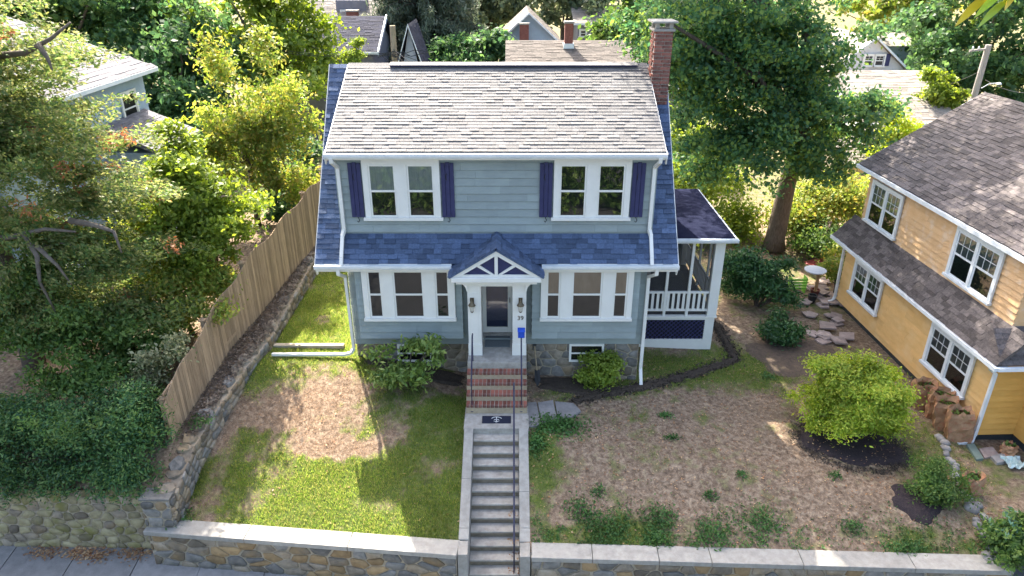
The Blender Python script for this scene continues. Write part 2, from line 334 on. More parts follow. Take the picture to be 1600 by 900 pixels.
# ------------------------------------------------------------------ masonry
def clip(poly, a, b, c):
    out = []
    for i in range(len(poly)):
        p, q = poly[i], poly[(i + 1) % len(poly)]; dp = a * p[0] + b * p[1] - c; dq = a * q[0] + b * q[1] - c
        if dp <= 0: out.append(p)
        if dp * dq < 0: t = dp / (dp - dq); out.append((p[0] + (q[0] - p[0]) * t, p[1] + (q[1] - p[1]) * t))
    return out
def cells(W, Hh, cw, ch, seed, jit=.38):
    r = random.Random(seed); pts = []; nr = max(1, round(Hh / ch))
    for j in range(nr):
        n = max(1, round(W / cw)); off = r.random()
        for i in range(n + 1):
            pts.append(((i + off - .5 + r.uniform(-jit, jit)) * W / n, (j + .5 + r.uniform(-jit, jit) * .8) * Hh / nr))
    res = []; k2 = (cw / ch)
    for i, p in enumerate(pts):
        poly = [(0, 0), (W, 0), (W, Hh), (0, Hh)]
        for j, q in enumerate(pts):
            if i == j or abs(q[0] - p[0]) > 3 * cw or abs(q[1] - p[1]) > 3 * ch: continue
            a = q[0] - p[0]; b = (q[1] - p[1]) * k2 * k2; c = (q[0] ** 2 - p[0] ** 2) / 2 + k2 * k2 * (q[1] ** 2 - p[1] ** 2) / 2
            poly = clip(poly, a, b, c)
            if len(poly) < 3: break
        if len(poly) >= 3: res.append(poly)
    return res
KC = .91
def chaikin(p):
    o = []
    for i in range(len(p)):
        a, b = p[i], p[(i + 1) % len(p)]; o += [(a[0] * KC + b[0] * (1 - KC), a[1] * KC + b[1] * (1 - KC)), (a[0] * (1 - KC) + b[0] * KC, a[1] * (1 - KC) + b[1] * KC)]
    return o
def masonry(parent, W, Hh, cw, ch, fn, mats, seed, gap=.014, depth=.036, name='stone', rnd_=True):
    """fn(u, v, d) maps wall coordinates and outward depth to the world."""
    r = random.Random(seed)
    for poly in cells(W, Hh, cw, ch, seed):
        cx = sum(p[0] for p in poly) / len(poly); cy = sum(p[1] for p in poly) / len(poly)
        sz = max(max(p[0] for p in poly) - min(p[0] for p in poly), .01), max(max(p[1] for p in poly) - min(p[1] for p in poly), .01)
        if min(sz) < .05: continue
        k0 = max(.3, 1 - 2 * gap / min(sz)); q = chaikin(poly) if rnd_ else poly; n = len(q); d = depth * r.uniform(.6, 1.25)
        ring = lambda k, dd: [fn(cx + (p[0] - cx) * k, cy + (p[1] - cy) * k, dd + r.uniform(-.006, .006)) for p in q]
        vs = ring(k0, -.03) + ring(k0 * .97, d * .55) + ring(k0 * .86, d * .97) + [fn(cx, cy, d * r.uniform(.9, 1.15))]
        fs = []
        for a in range(2):
            fs += [(a * n + i, a * n + (i + 1) % n, (a + 1) * n + (i + 1) % n, (a + 1) * n + i) for i in range(n)]
        fs += [(2 * n + i, 2 * n + (i + 1) % n, 3 * n) for i in range(n)]
        MB().add(vs, fs).build(name, mats[r.randrange(len(mats))], parent, smooth=True)
stone2 = M('ochre_stone', [(.22, .15, .08), (.36, .25, .13)], .9, 6, .6, 25, 'object', .3)
stone3 = M('grey_stone', [(.12, .115, .105), (.24, .225, .20)], .9, 6, .6, 25, 'object', .35)
wallmort = M('wall_mortar', [(.30, .25, .18), (.44, .38, .29)], .95, 9, .7, 40)
def face(p0, p1, zb, zt, out):
    """vertical face from p0 to p1 (xy), rising from zb to zt(u in 0..1), stones pushed along out."""
    p0 = Vector((*p0, 0)); p1 = Vector((*p1, 0)); Lg = (p1 - p0).length; out = Vector((*out, 0)).normalized()
    def fn(u, v, d, Hh):
        t = max(0, min(1, u / Lg)); q = p0.lerp(p1, t) + out * d; q.z = zb + (zt(t) - zb) * v / Hh; return q
    return Lg, fn
def retaining(name, label, p0, p1, zt, zb, thick, out, cw, ch, mats, seed, cap=None, parent=None):
    t = parent or thing(name, label, 'wall', (*((Vector((*p0, 0)) + Vector((*p1, 0))) / 2).xy, zb))
    o = Vector((*out, 0)).normalized(); a = Vector((*p0, 0)); b = Vector((*p1, 0)); q = [a, b, b - o * thick, a - o * thick]
    zz = [zt(0), zt(1), zt(1), zt(0)]
    N = 12; vs = []; fs = []
    for i in range(N + 1):
        k = i / N
        for s, hi in ((0, 0), (0, 1), (1, 1), (1, 0)):
            p = a.lerp(b, k) - o * thick * s; vs.append((p.x, p.y, zt(k) - .012 if hi else zb))
    for i in range(N):
        for k in range(4): fs.append((i * 4 + k, i * 4 + (k + 1) % 4, i * 4 + 4 + (k + 1) % 4, i * 4 + 4 + k))
    fs += [(0, 1, 2, 3), tuple(N * 4 + k for k in (3, 2, 1, 0))]
    MB().add(vs, fs).build('mortar_core', stone if parent else wallmort, t)
    hm = max(zt(k / 8) for k in range(9)) - zb
    Lg, fn = face(p0, p1, zb, zt, out)
    masonry(t, Lg, hm, cw, ch, lambda u, v, d: fn(u, v, d, hm), mats, seed)
    return t
FWL = retaining('front_wall', 'low rubble stone retaining wall with pale concrete cap left of the stairs', (-7.72, -4.93), (-.80, -5.62), lambda t: -.86, -1.8, .4, (-.1, -1), .42, .23, [stone, stone, stone3, stone2], 11)
FWR = retaining('front_wall', 'low rubble stone retaining wall with pale concrete cap right of the stairs', (.80, -5.68), (10.75, -6.05), lambda t: -.86, -1.8, .4, (-.04, -1), .40, .22, [stone, stone, stone3, stone2], 12)
def capline(parent, a, b, wd, z0, z1, cuts, name='cap_slab'):
    """cap stones between a and b (front edge), wd deep towards +y."""
    a = Vector((*a, 0)); b = Vector((*b, 0)); d = (b - a).normalized(); n = Vector((-d.y, d.x, 0)); cs = [0] + cuts + [1]
    for c0, c1 in zip(cs, cs[1:]):
        p = a.lerp(b, c0) + d * .006; q = a.lerp(b, c1) - d * .006; P = [p, q, q + n * wd, p + n * wd]
        MB().hexa([(*v.xy, z0) for v in P] + [(*v.xy, z1) for v in P]).bevel(name, capm, parent, w=.012)
capline(FWL, (-7.78, -4.99), (-.79, -5.68), .44, -.86, -.74, [.33, .66])
capline(FWR, (.79, -5.74), (10.78, -6.11), .44, -.86, -.74, [.13, .27, .38, .57, .8])
# stairs between the cheek walls
ST = thing('front_stairs', 'steep concrete stairs between low cheek walls leading up from the sidewalk', 'stairs', (0, -4, -1.8))
for sx, x0, x1 in ((-1, -.78, -.56), (1, .55, .78)):
    zz = lambda y: .33 + (y + 2.66) * (1.07 / 2.62)
    for k, (ya, yb) in enumerate(((-2.66, -3.9), (-3.906, -5.0), (-5.006, -5.24)) if sx < 0 else ((-2.66, -4.2), (-4.206, -5.0), (-5.006, -5.29))):
        MB().hexa([(x0, yb, -1.9), (x1, yb, -1.9), (x1, ya, -1.9), (x0, ya, -1.9), (x0, yb, zz(yb)), (x1, yb, zz(yb)), (x1, ya, zz(ya)), (x0, ya, zz(ya))]).bevel('cheek_slab', capm, ST, w=.012)
    ya, yb = (-5.25, -5.68) if sx < 0 else (-5.3, -5.74)
    MB().box(x0 + .004, x1 - .004, yb + .03, ya - .004, -1.88, -.75).bevel('cheek_end', capm, ST, w=.012)
risertan = M('dark_tan_riser', [(.17, .14, .10), (.29, .245, .18)], .9, 6, .4)  # risers in a darker tan than the treads
for k in range(12):
    z = .30 - .166 * (k + 1); y = -2.62 - .258 * k
    MB().box(-.556, .546, y - .258 - .02, y + .01, z - .05, z).bevel('tread', concrete, ST, w=.012)
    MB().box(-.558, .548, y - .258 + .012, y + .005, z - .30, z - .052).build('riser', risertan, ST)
MB().box(-.80, .80, -2.64, -1.7, -.3, .30).bevel('landing', concrete, ST, w=.012)
hr = thing('stair_handrail', 'long blue-grey iron handrail beside the concrete stairs', 'handrail', (.42, -4, -.6))
zs = lambda y: .3 + (y + 2.62) * (.166 / .258)
MB().tube([(.43, -2.15, zs(-2.6) + .98), (.43, -2.4, zs(-2.6) + 1.0), (.43, -5.45, zs(-5.45) + .92)], .022, 8).build('rail', iron, hr)
MB().tube([(.43, -2.45, .28), (.43, -2.45, 1.25)], .018, 6).build('post', iron, hr)
MB().tube([(.43, -5.4, -1.75), (.43, -5.4, zs(-5.4) + .92)], .018, 6).build('post', iron, hr)
# left retaining wall, in runs along the lawn
LW = thing('side_wall', 'rough stone retaining wall between the lit lawn and wooden fence', 'wall', (-6.8, -1, 0))
ys = [-4.62, -3.4, -2.2, -.9, .3, 2.4, 4.7, 7.5]
for k, (a, b) in enumerate(zip(ys, ys[1:])):
    retaining('', '', (XW(b), b), (XW(a), a), (lambda t, a=a, b=b: ZL(b) * (1 - t) + ZL(a) * t), -.95 if k < 2 else 0, .42, (1, 0), .27, .2, [stone, stone3, stone], 30 + k, parent=LW)
# coping stones on the wall
r = random.Random(5)
y = -4.55
while y < 6.5:
    l = r.uniform(.22, .45); x = XW(y) - .2; z = ZL(y)
    c = [(math.cos(t) / max(abs(math.cos(t)), abs(math.sin(t))) ** .7 * .19 * r.uniform(.75, 1.15), math.sin(t) / max(abs(math.cos(t)), abs(math.sin(t))) ** .7 * l / 2 * r.uniform(.8, 1.1)) for t in np.linspace(.3, .3 + 2 * math.pi, 8, endpoint=False)]
    sl_ = (ZL(y + .3) - ZL(y - .3)) / .6
    MB().add([(x + p[0], y + p[1], z - .06 + p[1] * sl_) for p in c] + [(x + p[0] * .85, y + p[1] * .9, z + .045 + p[1] * sl_ + r.uniform(-.03, .04)) for p in c], [tuple(range(8, 16))] + [(i, (i + 1) % 8, 8 + (i + 1) % 8, 8 + i) for i in range(8)]).build('coping_stone', stone if r.random() < .75 else stone3, LW)
    y += l + .02
KC = .79
CW = retaining('cobble_wall', 'tall mossy cobblestone wall below the dark hedge', (-13.2, -4.35), (-7.74, -4.47), lambda t: .02, -1.8, .45, (0, -1), .31, .22, [mossst, mossst, stone, mossst], 44)
MB().box(-7.73, -7.12, -4.86, -4.44, -.74, .0).build('corner_core', wallmort, CW)
Lg, fn = face((-7.75, -4.86), (-7.10, -4.86), -.74, lambda t: .0, (0, -1)); masonry(CW, Lg, .74, .3, .25, lambda u, v, d: fn(u, v, d, .74), [stone3, stone, stone3], 47)
Lg, fn = face((-7.10, -4.86), (-7.10, -4.42), -.74, lambda t: .0, (1, 0)); masonry(CW, Lg, .74, .24, .2, lambda u, v, d: fn(u, v, d, .74), [stone3, stone], 48)
MB().box(-7.76, -7.09, -4.87, -4.4, .0, .06).bevel('cap_slab', stone3, CW, w=.02)
KC = .91
# ------------------------------------------------------------------ fence
FE = thing('wooden_fence', 'tall weathered vertical-board fence running up along the stone wall', 'fence', (-7.2, 2, 1))
def FX(y): return interp(y, [(-3.3, -7.62), (-2.4, -7.47), (-.16, -7.2), (1.3, -6.9), (3.3, -6.62), (5, -6.35), (12, -5.9)])
def FT(y):
    b = interp(y, [(-3.3, 1.45), (-2.4, 2.02), (-.16, 2.75), (1.3, 3.2), (3.3, 3.48), (5, 3.75), (12, 3.9)])
    return b
y = -3.3; i = 0; r = random.Random(8)
while y < 11:
    wd = .094; x0, x1 = FX(y), FX(y + wd); dip = .07 * math.sin((y + 3.3) / 2.1 * 2 * math.pi)
    zb = ZL(y) - .03; za, zc = FT(y) + dip + r.uniform(-.008, .008), FT(y + wd) + dip
    o = r.uniform(0, .008); g = .005
    MB().hexa([(x0 + o, y + g, zb), (x0 + .02 + o, y + g, zb), (x1 + .02 + o, y + wd, zb), (x1 + o, y + wd, zb), (x0 + o, y + g, za), (x0 + .02 + o, y + g, za), (x1 + .02 + o, y + wd, zc), (x1 + o, y + wd, zc)]).build('board', wood, FE)
    y += wd
for k in range(7):
    y = -3.2 + k * 2.1; x = FX(y) - .07; dip = 0
    p = MB().box(x - .05, x + .05, y - .05, y + .05, ZL(y) - .3, FT(y) + .02).build('post', wood, FE)
    MB().box(x - .08, x + .08, y - .08, y + .08, FT(y) + .022, FT(y) + .06).lathe((x, y, FT(y) + .06), [(.07, 0), (.02, .05)], 4).build('post_cap', wood, p)
    if k < 6:
        for hh in (.35, 1.2):
            MB().bar((x + .045, y, ZL(y) + hh), (FX(y + 2.1) - .025, y + 2.1, ZL(y + 2.1) + hh), .04, .09).build('back_rail', wood, FE)
# ------------------------------------------------------------------ windows, siding, shingles
def window(parent, T, x0, x1, z0, z1, units, muntin=None, blind=0, sillw=.06, cas=.10, label=None, cmat=None, bmat=None):
    """double-hung window in a wall frame (x right, -y out, z up); units = [(x0, x1)] of the sashes."""
    cm = cmat or white; y = -.034; T = T @ Matrix.Translation((0, -.014, 0))
    m = MB(); m.box(x0, x1, -.085, -.02, z1 - cas, z1)                                 # head
    xs = [x0] + [e for u in units for e in u] + [x1]
    for k in range(0, len(xs), 2): m.box(xs[k] + (.001 if k else 0), xs[k + 1], -.08, -.02, z0, z1 - cas - .001)
    win = m.build('window', cm, parent, T)
    MB().box(x0 - sillw, x1 + sillw, -.13, -.02, z0 - .07, z0 - .001).build('sill', cm, win, T)
    for (a, b) in units:
        zb, zt = z0 + .001, z1 - cas - .002; zm = (zb + zt) / 2; s = .045
        MB().box(a, b, -.032, -.028, zb, zt).build('room_shade_sheet', dark, win, T)  # dark sheet painted in place of the unlit room behind the glass
        if blind: MB().box(a + s, b - s, -.038, -.035, zt - blind * (zt - zm) - s, zt - s).build('blind', bmat or curtain, win, T)
        for nm, c0, c1, yo in (('upper_sash', zm - .02, zt, 0), ('lower_sash', zb, zm + .02, .010)):
            yf, yb = -.062 + yo, -.042 + yo * .3
            f = MB().box(a + .001, a + s, yf, yb, c0, c1).box(b - s, b - .001, yf, yb, c0, c1).box(a + s, b - s, yf, yb, c1 - s, c1).box(a + s, b - s, yf, yb, c0, c0 + s * 1.1)
            if muntin and nm == 'upper_sash':
                nx, nz = muntin
                for i in range(1, nx): xx = a + s + (b - a - 2 * s) * i / nx; f.box(xx - .006, xx + .006, yf + .004, yb - .006, c0 + s * 1.1, c1 - s)
                for i in range(1, nz): zz = c0 + s + (c1 - c0 - 2 * s) * i / nz; f.box(a + s, b - s, yf + .005, yb - .005, zz - .006, zz + .006)
            f.build(nm, cm, win, T)
            MB().poly([(a + s, yb - .004, c0 + s), (b - s, yb - .004, c0 + s), (b - s, yb - .004, c1 - s), (a + s, yb - .004, c1 - s)]).build('pane', glass, win, T)
    return win
def courses(parent, T, x0, x1, z0, z1, ex, mat, seed, lmin=.5, lmax=1.6, name='siding_board', zfn=None, thick=.036):
    r = random.Random(seed); n = max(1, round((z1 - z0) / ex)); e = (z1 - z0) / n
    for j in range(n):
        za, zb = z0 + j * e, z0 + (j + 1) * e; x = x0; first = True
        while x < x1 - .01:
            nx = min(x1, x + r.uniform(lmin, lmax)) if lmax < 50 else x1
            if x1 - nx < .25: nx = x1
            t = thick + r.uniform(-.003, .003); d = r.uniform(-.003, .003)
            MB().hexa([(x + .0015, -t, za + d), (nx - .0015, -t, za + d), (nx - .0015, 0, za + d), (x + .0015, 0, za + d), (x + .0015, -.006, zb - .014), (nx - .0015, -.006, zb - .014), (nx - .0015, 0, zb - .014), (x + .0015, 0, zb - .014)]).build(name, mat, parent, T)
            x = nx
def shingles(parent, o, u, v, W, Lg, ex, mat, seed, wmin=.16, wmax=.34, single=False, name='shingle', tmax=.02, even=False):
    """overlapping tabs on the plane o + a*u + b*v; single = each tab its own object."""
    r = random.Random(seed); o = Vector(o); u = Vector(u).normalized(); v = Vector(v).normalized(); n = u.cross(v).normalized()
    if n.z < 0: n = -n
    rowsn = max(1, round(Lg / ex)); e = Lg / rowsn; mb = MB()
    for j in range(rowsn):
        a = -r.uniform(0, wmin)
        while a < W:
            b = a + r.uniform(wmin, wmax); a0, b0 = max(a, 0) + .002, min(b, W) - .002; a = b
            if b0 - a0 < .04: continue
            hi = r.random() < .5 and not even; t = tmax * r.choice((.55, .75, .8, 1.1)) if even else (tmax if hi else tmax * .45) * r.uniform(.85, 1.15); lo = j * e - (.012 if hi else 0); up = min((j + 1) * e + .03, Lg)
            P = [o + u * a0 + v * lo, o + u * b0 + v * lo, o + u * b0 + v * up, o + u * a0 + v * up]
            Q = [P[0] + n * t, P[1] + n * t, P[2] + n * .003, P[3] + n * .003]
            g = [(0, 3, 2, 1), (4, 5, 6, 7), (0, 1, 5, 4), (1, 2, 6, 5), (3, 0, 4, 7)]
            if single: MB().add(P + Q, g).build(name, mat, parent)
            else: mb.add(P + Q, g)
    if not single: return tag(mb.build('shingle_field', mat, parent), kind='stuff')
I4 = Matrix()
def TY(y): return Matrix.Translation((0, y, 0))
# ------------------------------------------------------------------ the blue house
BH = thing('blue_house', 'blue-grey shingled two-storey house with steep blue roof and white portico', 'house', (0, 3, 0))
sec = [(0, 1.25), (6.2, 1.25), (6.2, 4.3), (3.1, 7.95), (0, 6.42)]
m = MB()
for xa, xb in ((-3.9, -.5), (.46, 3.9)): m.prism([(xa, y, z) for y, z in sec], (xb - xa, 0, 0))
m.prism([(-.499, y, z) for y, z in [(.4, 1.25), (6.2, 1.25), (6.2, 4.3), (3.1, 7.95), (0, 6.42), (0, 3.4), (.4, 3.4)]], (.958, 0, 0))
m.build('wall', siding, BH)
# foundation
fo = MB().box(-3.86, 3.86, .03, 6.1, -1.2, 1.2).build('foundation', wallmort, BH)
for xa, xb, sd in ((-3.86, -.78, 61), (.78, 3.86, 62)):
    Lg, fn = face((xa, .03), (xb, .03), -.4, lambda t: 1.2, (0, -1)); masonry(fo, Lg, 1.6, .36, .26, lambda u, v, d: fn(u, v, d, 1.6), [stone, stone3, stone, stone3], sd, depth=.03)
MB().box(-3.9, 3.9, -.03, .02, 1.18, 1.34).build('water_table', siding, BH)
courses(BH, TY(0), -3.88, -.76, 1.34, 3.8, .2, siding, 1); courses(BH, TY(0), .78, 3.88, 1.34, 3.8, .2, siding, 2)
courses(BH, TY(0), -3.88, 3.88, 4.44, 6.44, .2, siding, 3)
for sx in (-1, 1):
    MB().box(min(sx * 3.885, sx * 3.93), max(sx * 3.885, sx * 3.93), -.03, .06, 4.4, 6.42).build('corner_board', siding, BH)
# basement windows
for xa in (-2.75, 1.95):
    bw = MB().box(xa, xa + .95, -.05, .04, .62, .68).box(xa, xa + .06, -.05, .04, .68, 1.12).box(xa + .89, xa + .95, -.05, .04, .68, 1.12).box(xa, xa + .95, -.05, .04, 1.12, 1.179).box(xa + .06, xa + .89, -.045, .03, .87, .91).build('basement_window', white, BH)
    MB().box(xa + .06, xa + .89, -.02, .0, .68, 1.12).build('room_shade_sheet', dark, bw); MB().poly([(xa + .06, -.03, .68), (xa + .89, -.03, .68), (xa + .89, -.03, 1.12), (xa + .06, -.03, 1.12)]).build('pane', glass, bw)  # the dark panel stands for the unlit basement behind the pane
# box bays with triple windows
for k, (xa, xb, wx0, wx1) in enumerate(((-3.63, -.93, -3.46, -1.09), (.93, 3.66, 1.13, 3.50))):
    bay = MB().box(xa, xb, -.30, -.002, 1.52, 3.68).build('bay', siding, BH)
    courses(bay, TY(-.30), xa - .02, xb + .02, 1.52, 3.68, .2, siding, 20 + k)
    for xs_, sg in ((xa, -1), (xb, 1)):
        T = Matrix.Translation((xs_, -.15, 0)) @ Matrix.Rotation(R(90 * sg), 4, 'Z'); courses(bay, T, -.15, .15, 1.52, 3.68, .2, siding, 24 + k)
    c = (wx0 + wx1) / 2
    window(BH, TY(-.30), wx0, wx1, 2.16, 3.64, [(wx0 + .14, wx0 + .50), (c - .39, c + .39), (wx1 - .50, wx1 - .14)], blind=(0 if k == 0 else .98), sillw=.02, cas=.13, bmat=peachb)
for k, (a, b) in enumerate(((-3.26, -1.38), (1.41, 3.29))):
    window(BH, TY(0), a, b, 4.84, 6.33, [(a + .14, a + .80), (b - .80, b - .14)], blind=.95 if k == 0 else 0, sillw=.05, cas=.14)
    MB().box(a - .035, b + .035, -.12, -.02, 6.331, 6.36).build('head_cap', white, BH)
    for s0, s1 in ((a - .35, a - .03), (b + .03, b + .35)):
        bw = (s1 - s0) / 3; sh = MB().box(s0 + .01, s1 - .01, -.05, -.03, 4.9, 6.15).build('shutter', navy, BH)
        for i in range(3): MB().box(s0 + i * bw + .004, s0 + (i + 1) * bw - .004, -.075, -.05, 4.84, 6.22 + (.02 if i == 1 else 0)).bevel('slat', navy, sh, w=.004, seg=1)
        xm = (s0 + s1) / 2; MB().tube([(xm + .04 * math.cos(t), -.08, 5.88 + .09 * math.sin(t)) for t in np.linspace(1.9, 4.4, 8)], .008, 5).build('crescent', black, sh)
        MB().tube([(xm, -.03, 4.86), (xm, -.09, 4.83), (xm + .03, -.10, 4.77), (xm, -.10, 4.72), (xm - .03, -.10, 4.75)], .011, 5).build('shutter_dog', black, sh)
# roofs
E0, RG = Vector((0, -.53, 3.77)), Vector((0, 3.1, 8.09)); sl_v = (RG - E0).normalized(); SLEN = (RG - E0).length
nrm = Vector((0, -sl_v.z, sl_v.y))
def slab(m, x0, x1, p, q, t):
    d = (q - p).normalized(); n = Vector((0, -d.z, d.y)); n = n if n.z > 0 else -n
    c = [p - n * t, q - n * t, q, p]
    m.prism([(x0, v.y, v.z) for v in c], (x1 - x0, 0, 0)); return m
roof = MB()
slab(roof, -4.55, -3.905, E0, RG, .10); slab(roof, 3.905, 4.55, E0, RG, .10)
slab(roof, -3.904, 3.904, E0, E0 + sl_v * .80, .10)
back = Vector((0, 6.73, 3.77)); slab(roof, -4.55, 4.55, back, RG + Vector((0, .003, -.002)), .10)
rf = roof.build('roof', blueshin_i, BH)
shingles(rf, E0 + Vector((-4.55, 0, 0)) + nrm * .003, (1, 0, 0), sl_v, .645, SLEN, .135, blueshin_i, 71, tmax=.03)
shingles(rf, E0 + Vector((3.905, 0, 0)) + nrm * .003, (1, 0, 0), sl_v, .645, SLEN, .135, blueshin_i, 72, tmax=.03)
shingles(rf, E0 + Vector((-3.9, 0, 0)) + nrm * .003, (1, 0, 0), sl_v, 7.8, .80, .133, blueshin, 73, single=True, wmin=.17, wmax=.32, tmax=.032)
DE = Vector((0, -.30, 6.54)); dv = (RG - DE).normalized()
dr = slab(MB(), -4.04, 4.04, DE, RG + Vector((0, 0, .012)), .09).build('dormer_roof', greyshin, BH)
shingles(dr, DE + Vector((-4.04, 0, .014)), (1, 0, 0), dv, 8.08, (RG - DE).length - .1, .132, greyshin, 74, wmin=.16, wmax=.36, tmax=.026, even=True)
MB().prism([(-4.04, 2.93, 8.035), (-4.04, 3.1, 8.125), (-4.04, 3.27, 8.0), (-4.04, 3.1, 8.07)], (8.08, 0, 0)).build('ridge_cap', greyshin, dr)
MB().box(-2.9, 3.75, 2.87, 3.3, 8.06, 8.095).build('ridge_vent', navy, dr); MB().prism([(-2.9, 2.85, 8.096), (-2.9, 3.1, 8.15), (-2.9, 3.35, 8.096)], (6.65, 0, 0)).build('vent_cover', greyshin, dr)
for sx in (-1, 1):   # white rake edge of the dormer roof and the barge boards
    xe = sx * 4.05; n2 = Vector((0, -dv.z, dv.y))
    MB().prism([(xe - .012, *(DE - n2 * .12).yz), (xe - .012, *(RG - n2 * .12).yz), (xe - .012, *(RG - n2 * .001).yz), (xe - .012, *(DE - n2 * .001).yz)], (.024, 0, 0)).build('rake_board', white, dr)
    xb = sx * 4.56
    MB().prism([(xb - .01, *(E0 - nrm * .14).yz), (xb - .01, *(RG - nrm * .14).yz), (xb - .01, *(RG - nrm * .002).yz), (xb - .01, *(E0 - nrm * .002).yz)], (.02, 0, 0)).build('rake_board', white, rf)
# gutters, fascia, soffits
def gutter(x0, x1, y, z, parent, rets=()):
    g = MB()
    pr_ = [(0, 0), (-.09, 0), (-.115, .05), (-.12, .11), (-.105, .11), (-.1, .06), (-.08, .015), (-.01, .015), (-.01, .11), (0, .11)]
    g.prism([(x0, y + a, z + b) for a, b in pr_], (x1 - x0, 0, 0)); g.box(x0, x0 + .01, y - .11, y, z + .001, z + .1); g.box(x1 - .01, x1, y - .11, y, z + .001, z + .1)
    return g.build('gutter', trimw, parent)
gutter(-4.06, 4.06, -.315, 6.42, BH); MB().box(-4.03, 4.03, -.312, -.29, 6.36, 6.53).box(-4.0, 4.0, -.289, -.02, 6.40, 6.43).build('fascia', white, BH)
for a, b in ((-4.56, -1.13), (1.13, 4.56)):
    gutter(a, b, -.545, 3.65, BH); MB().box(a + .01, b, -.542, -.51, 3.56, 3.77).box(a + .02, b, -.509, -.02, 3.685, 3.71).build('fascia', white, BH)
for sx in (-1, 1):
    MB().prism([(sx * 4.57 - .015, -.52, 3.70), (sx * 4.57 - .015, -.36, 3.78), (sx * 4.57 - .015, -.30, 3.42), (sx * 4.57 - .015, -.38, 3.40)], (.03, 0, 0)).build('rake_return', white, BH)
    MB().prism([(sx * 4.07 - .015, -.33, 6.5), (sx * 4.07 - .015, -.16, 6.56), (sx * 4.07 - .015, -.16, 6.26), (sx * 4.07 - .015, -.24, 6.24)], (.03, 0, 0)).build('rake_return', white, BH)
    # downspouts
    pts = [(sx * 3.90, -.40, 6.43), (sx * 3.90, -.38, 6.33), (sx * 3.84, -.09, 6.12), (sx * 3.84, -.09, 4.52), (sx * 3.88, -.16, 4.38), (sx * 3.88, -.50, 3.93), (sx * 3.88, -.60, 3.76)]
    d = MB()
    for p, q in zip(pts, pts[1:]): d.bar(p, q, .085, .07)
    d.build('downspout', white, BH)
def pipe(pts, parent, w=.085, h=.07, name='downspout', mat=None):
    d = MB()
    for p, q in zip(pts, pts[1:]): d.bar(p, q, w, h)
    return d.build(name, mat or white, parent)
pl = at(425, 553, .93)
pipe([(-3.98, -.6, 3.66), (-3.98, -.58, 3.5), (-3.94, -.1, 3.22), (-3.92, -.1, 1.08), (-4.0, -.14, .96), (-4.15, -.16, .93), (pl.x, pl.y, H(pl.x, pl.y) + .07)], BH)
pipe([(4.02, -.6, 3.66), (4.02, -.58, 3.5), (3.93, -.1, 3.22), (3.93, -.1, .45), (3.93, -.35, .07)], BH)
MB().box(-6.25, -4.3, .28, .42, .84, .95).build('drain_board', M('drain_cream', [(.26, .22, .16), (.4, .35, .27)], .7, 5), BH)
# chimney, brick by brick on the faces that show
CH = MB().box(4.055, 4.495, 2.32, 2.92, .2, 9.0).build('chimney', mortar, BH)
bme = MB().box(-.094, .094, -.047, .047, -.034, .034).mesh('brick', brick); bmh = MB().box(-.047, .047, -.094, .094, -.034, .034).mesh('brick', brick)
hme = MB().box(-.034, .034, -.047, .047, -.034, .034).mesh('half_brick', brick)
z = 7.02; j = 0
while z < 9.0:
    sh = (j % 2)
    xs_ = [4.146, 4.351, 4.468] if not sh else [4.088, 4.205, 4.412]
    for i, x in enumerate(xs_):
        half = (i == 2 and not sh) or (i == 0 and sh); objmesh('half_brick' if half else 'brick', hme if half else bme, CH, (x, 2.34, z))
    for i in range(4):
        y = 2.47 + i * .207 + (.1 if sh else 0)
        if y > 2.85: continue
        objmesh('brick', bmh, CH, (4.075, y, z)); objmesh('brick', bmh, CH, (4.478, y, z))
    z += .089; j += 1
MB().box(4.000, 4.550, 2.26, 2.98, 9.0, 9.06).bevel('cap', capm, CH, w=.01)
for a, b in ((4.050, 2.32), (4.400, 2.32), (4.050, 2.82), (4.400, 2.82)): MB().box(a, a + .1, b, b + .1, 9.07, 9.2).build('cap_leg', concrete, CH)
MB().box(3.950, 4.600, 2.22, 3.02, 9.2, 9.25).bevel('hood', capm, CH, w=.01); MB().box(4.020, 4.530, 2.25, 2.33, 6.95, 7.1).build('flashing', trimw, CH)
# portico
PO = BH
MB().box(-.76, .76, -1.18, .4, .9, 1.30).bevel('porch_slab', concrete, BH, w=.012)
for x0, x1 in ((-.735, -.40), (.40, .745)):
    p = MB().box(x0, x1, -.83, .02, 1.301, 3.30).build('pilaster', white, BH)
    MB().box(x0 - .012, x1 + .012, -.845, -.75, 1.302, 1.62).build('plinth', white, p)
    MB().box(x0 + .07, x1 - .07, -.842, -.829, 1.75, 3.1).build('panel', white, p)
MB().box(-.80, .80, -.86, .02, 3.301, 3.42).build('header', white, BH); MB().box(-1.0, 1.0, -1.0, -.46, 3.421, 3.52).build('header', white, BH)
MB().box(-1.10, 1.10, -1.12, -.42, 3.52, 3.64).bevel('cornice', white, BH, w=.015)
for sx in (-1, 1):
    n = 8; arc = [(sx * (.75 + .24 * (1 - math.cos(t))), 3.18 + .24 * math.sin(t)) for t in np.linspace(0, math.pi / 2, n)]
    MB().prism([(sx * .72, -.9, 3.18)] + [(a, -.9, c) for a, c in arc] + [(sx * .72, -.9, 3.42)], (0, .25, 0)).build('bracket', white, BH)
MB().prism([(-1.02, -1.0, 3.64), (1.02, -1.0, 3.64), (0, -1.0, 4.27)], (0, .9, 0)).build('gable', navy, BH)
tr = MB(); yy = -1.04
ap = Vector((0, yy, 4.27)); 
for sx in (-1, 1):
    tr.prism([(sx * 1.12, -1.08, 3.641), (0, -1.08, 4.335), (0, -1.08, 4.22), (sx * .93, -1.08, 3.641)], (0, .075, 0))
    tr.prism([(sx * .05, -1.05, 3.70), (sx * .13, -1.05, 3.70), (sx * .56, -1.05, 3.97), (sx * .50, -1.05, 4.02)], (0, .04, 0))
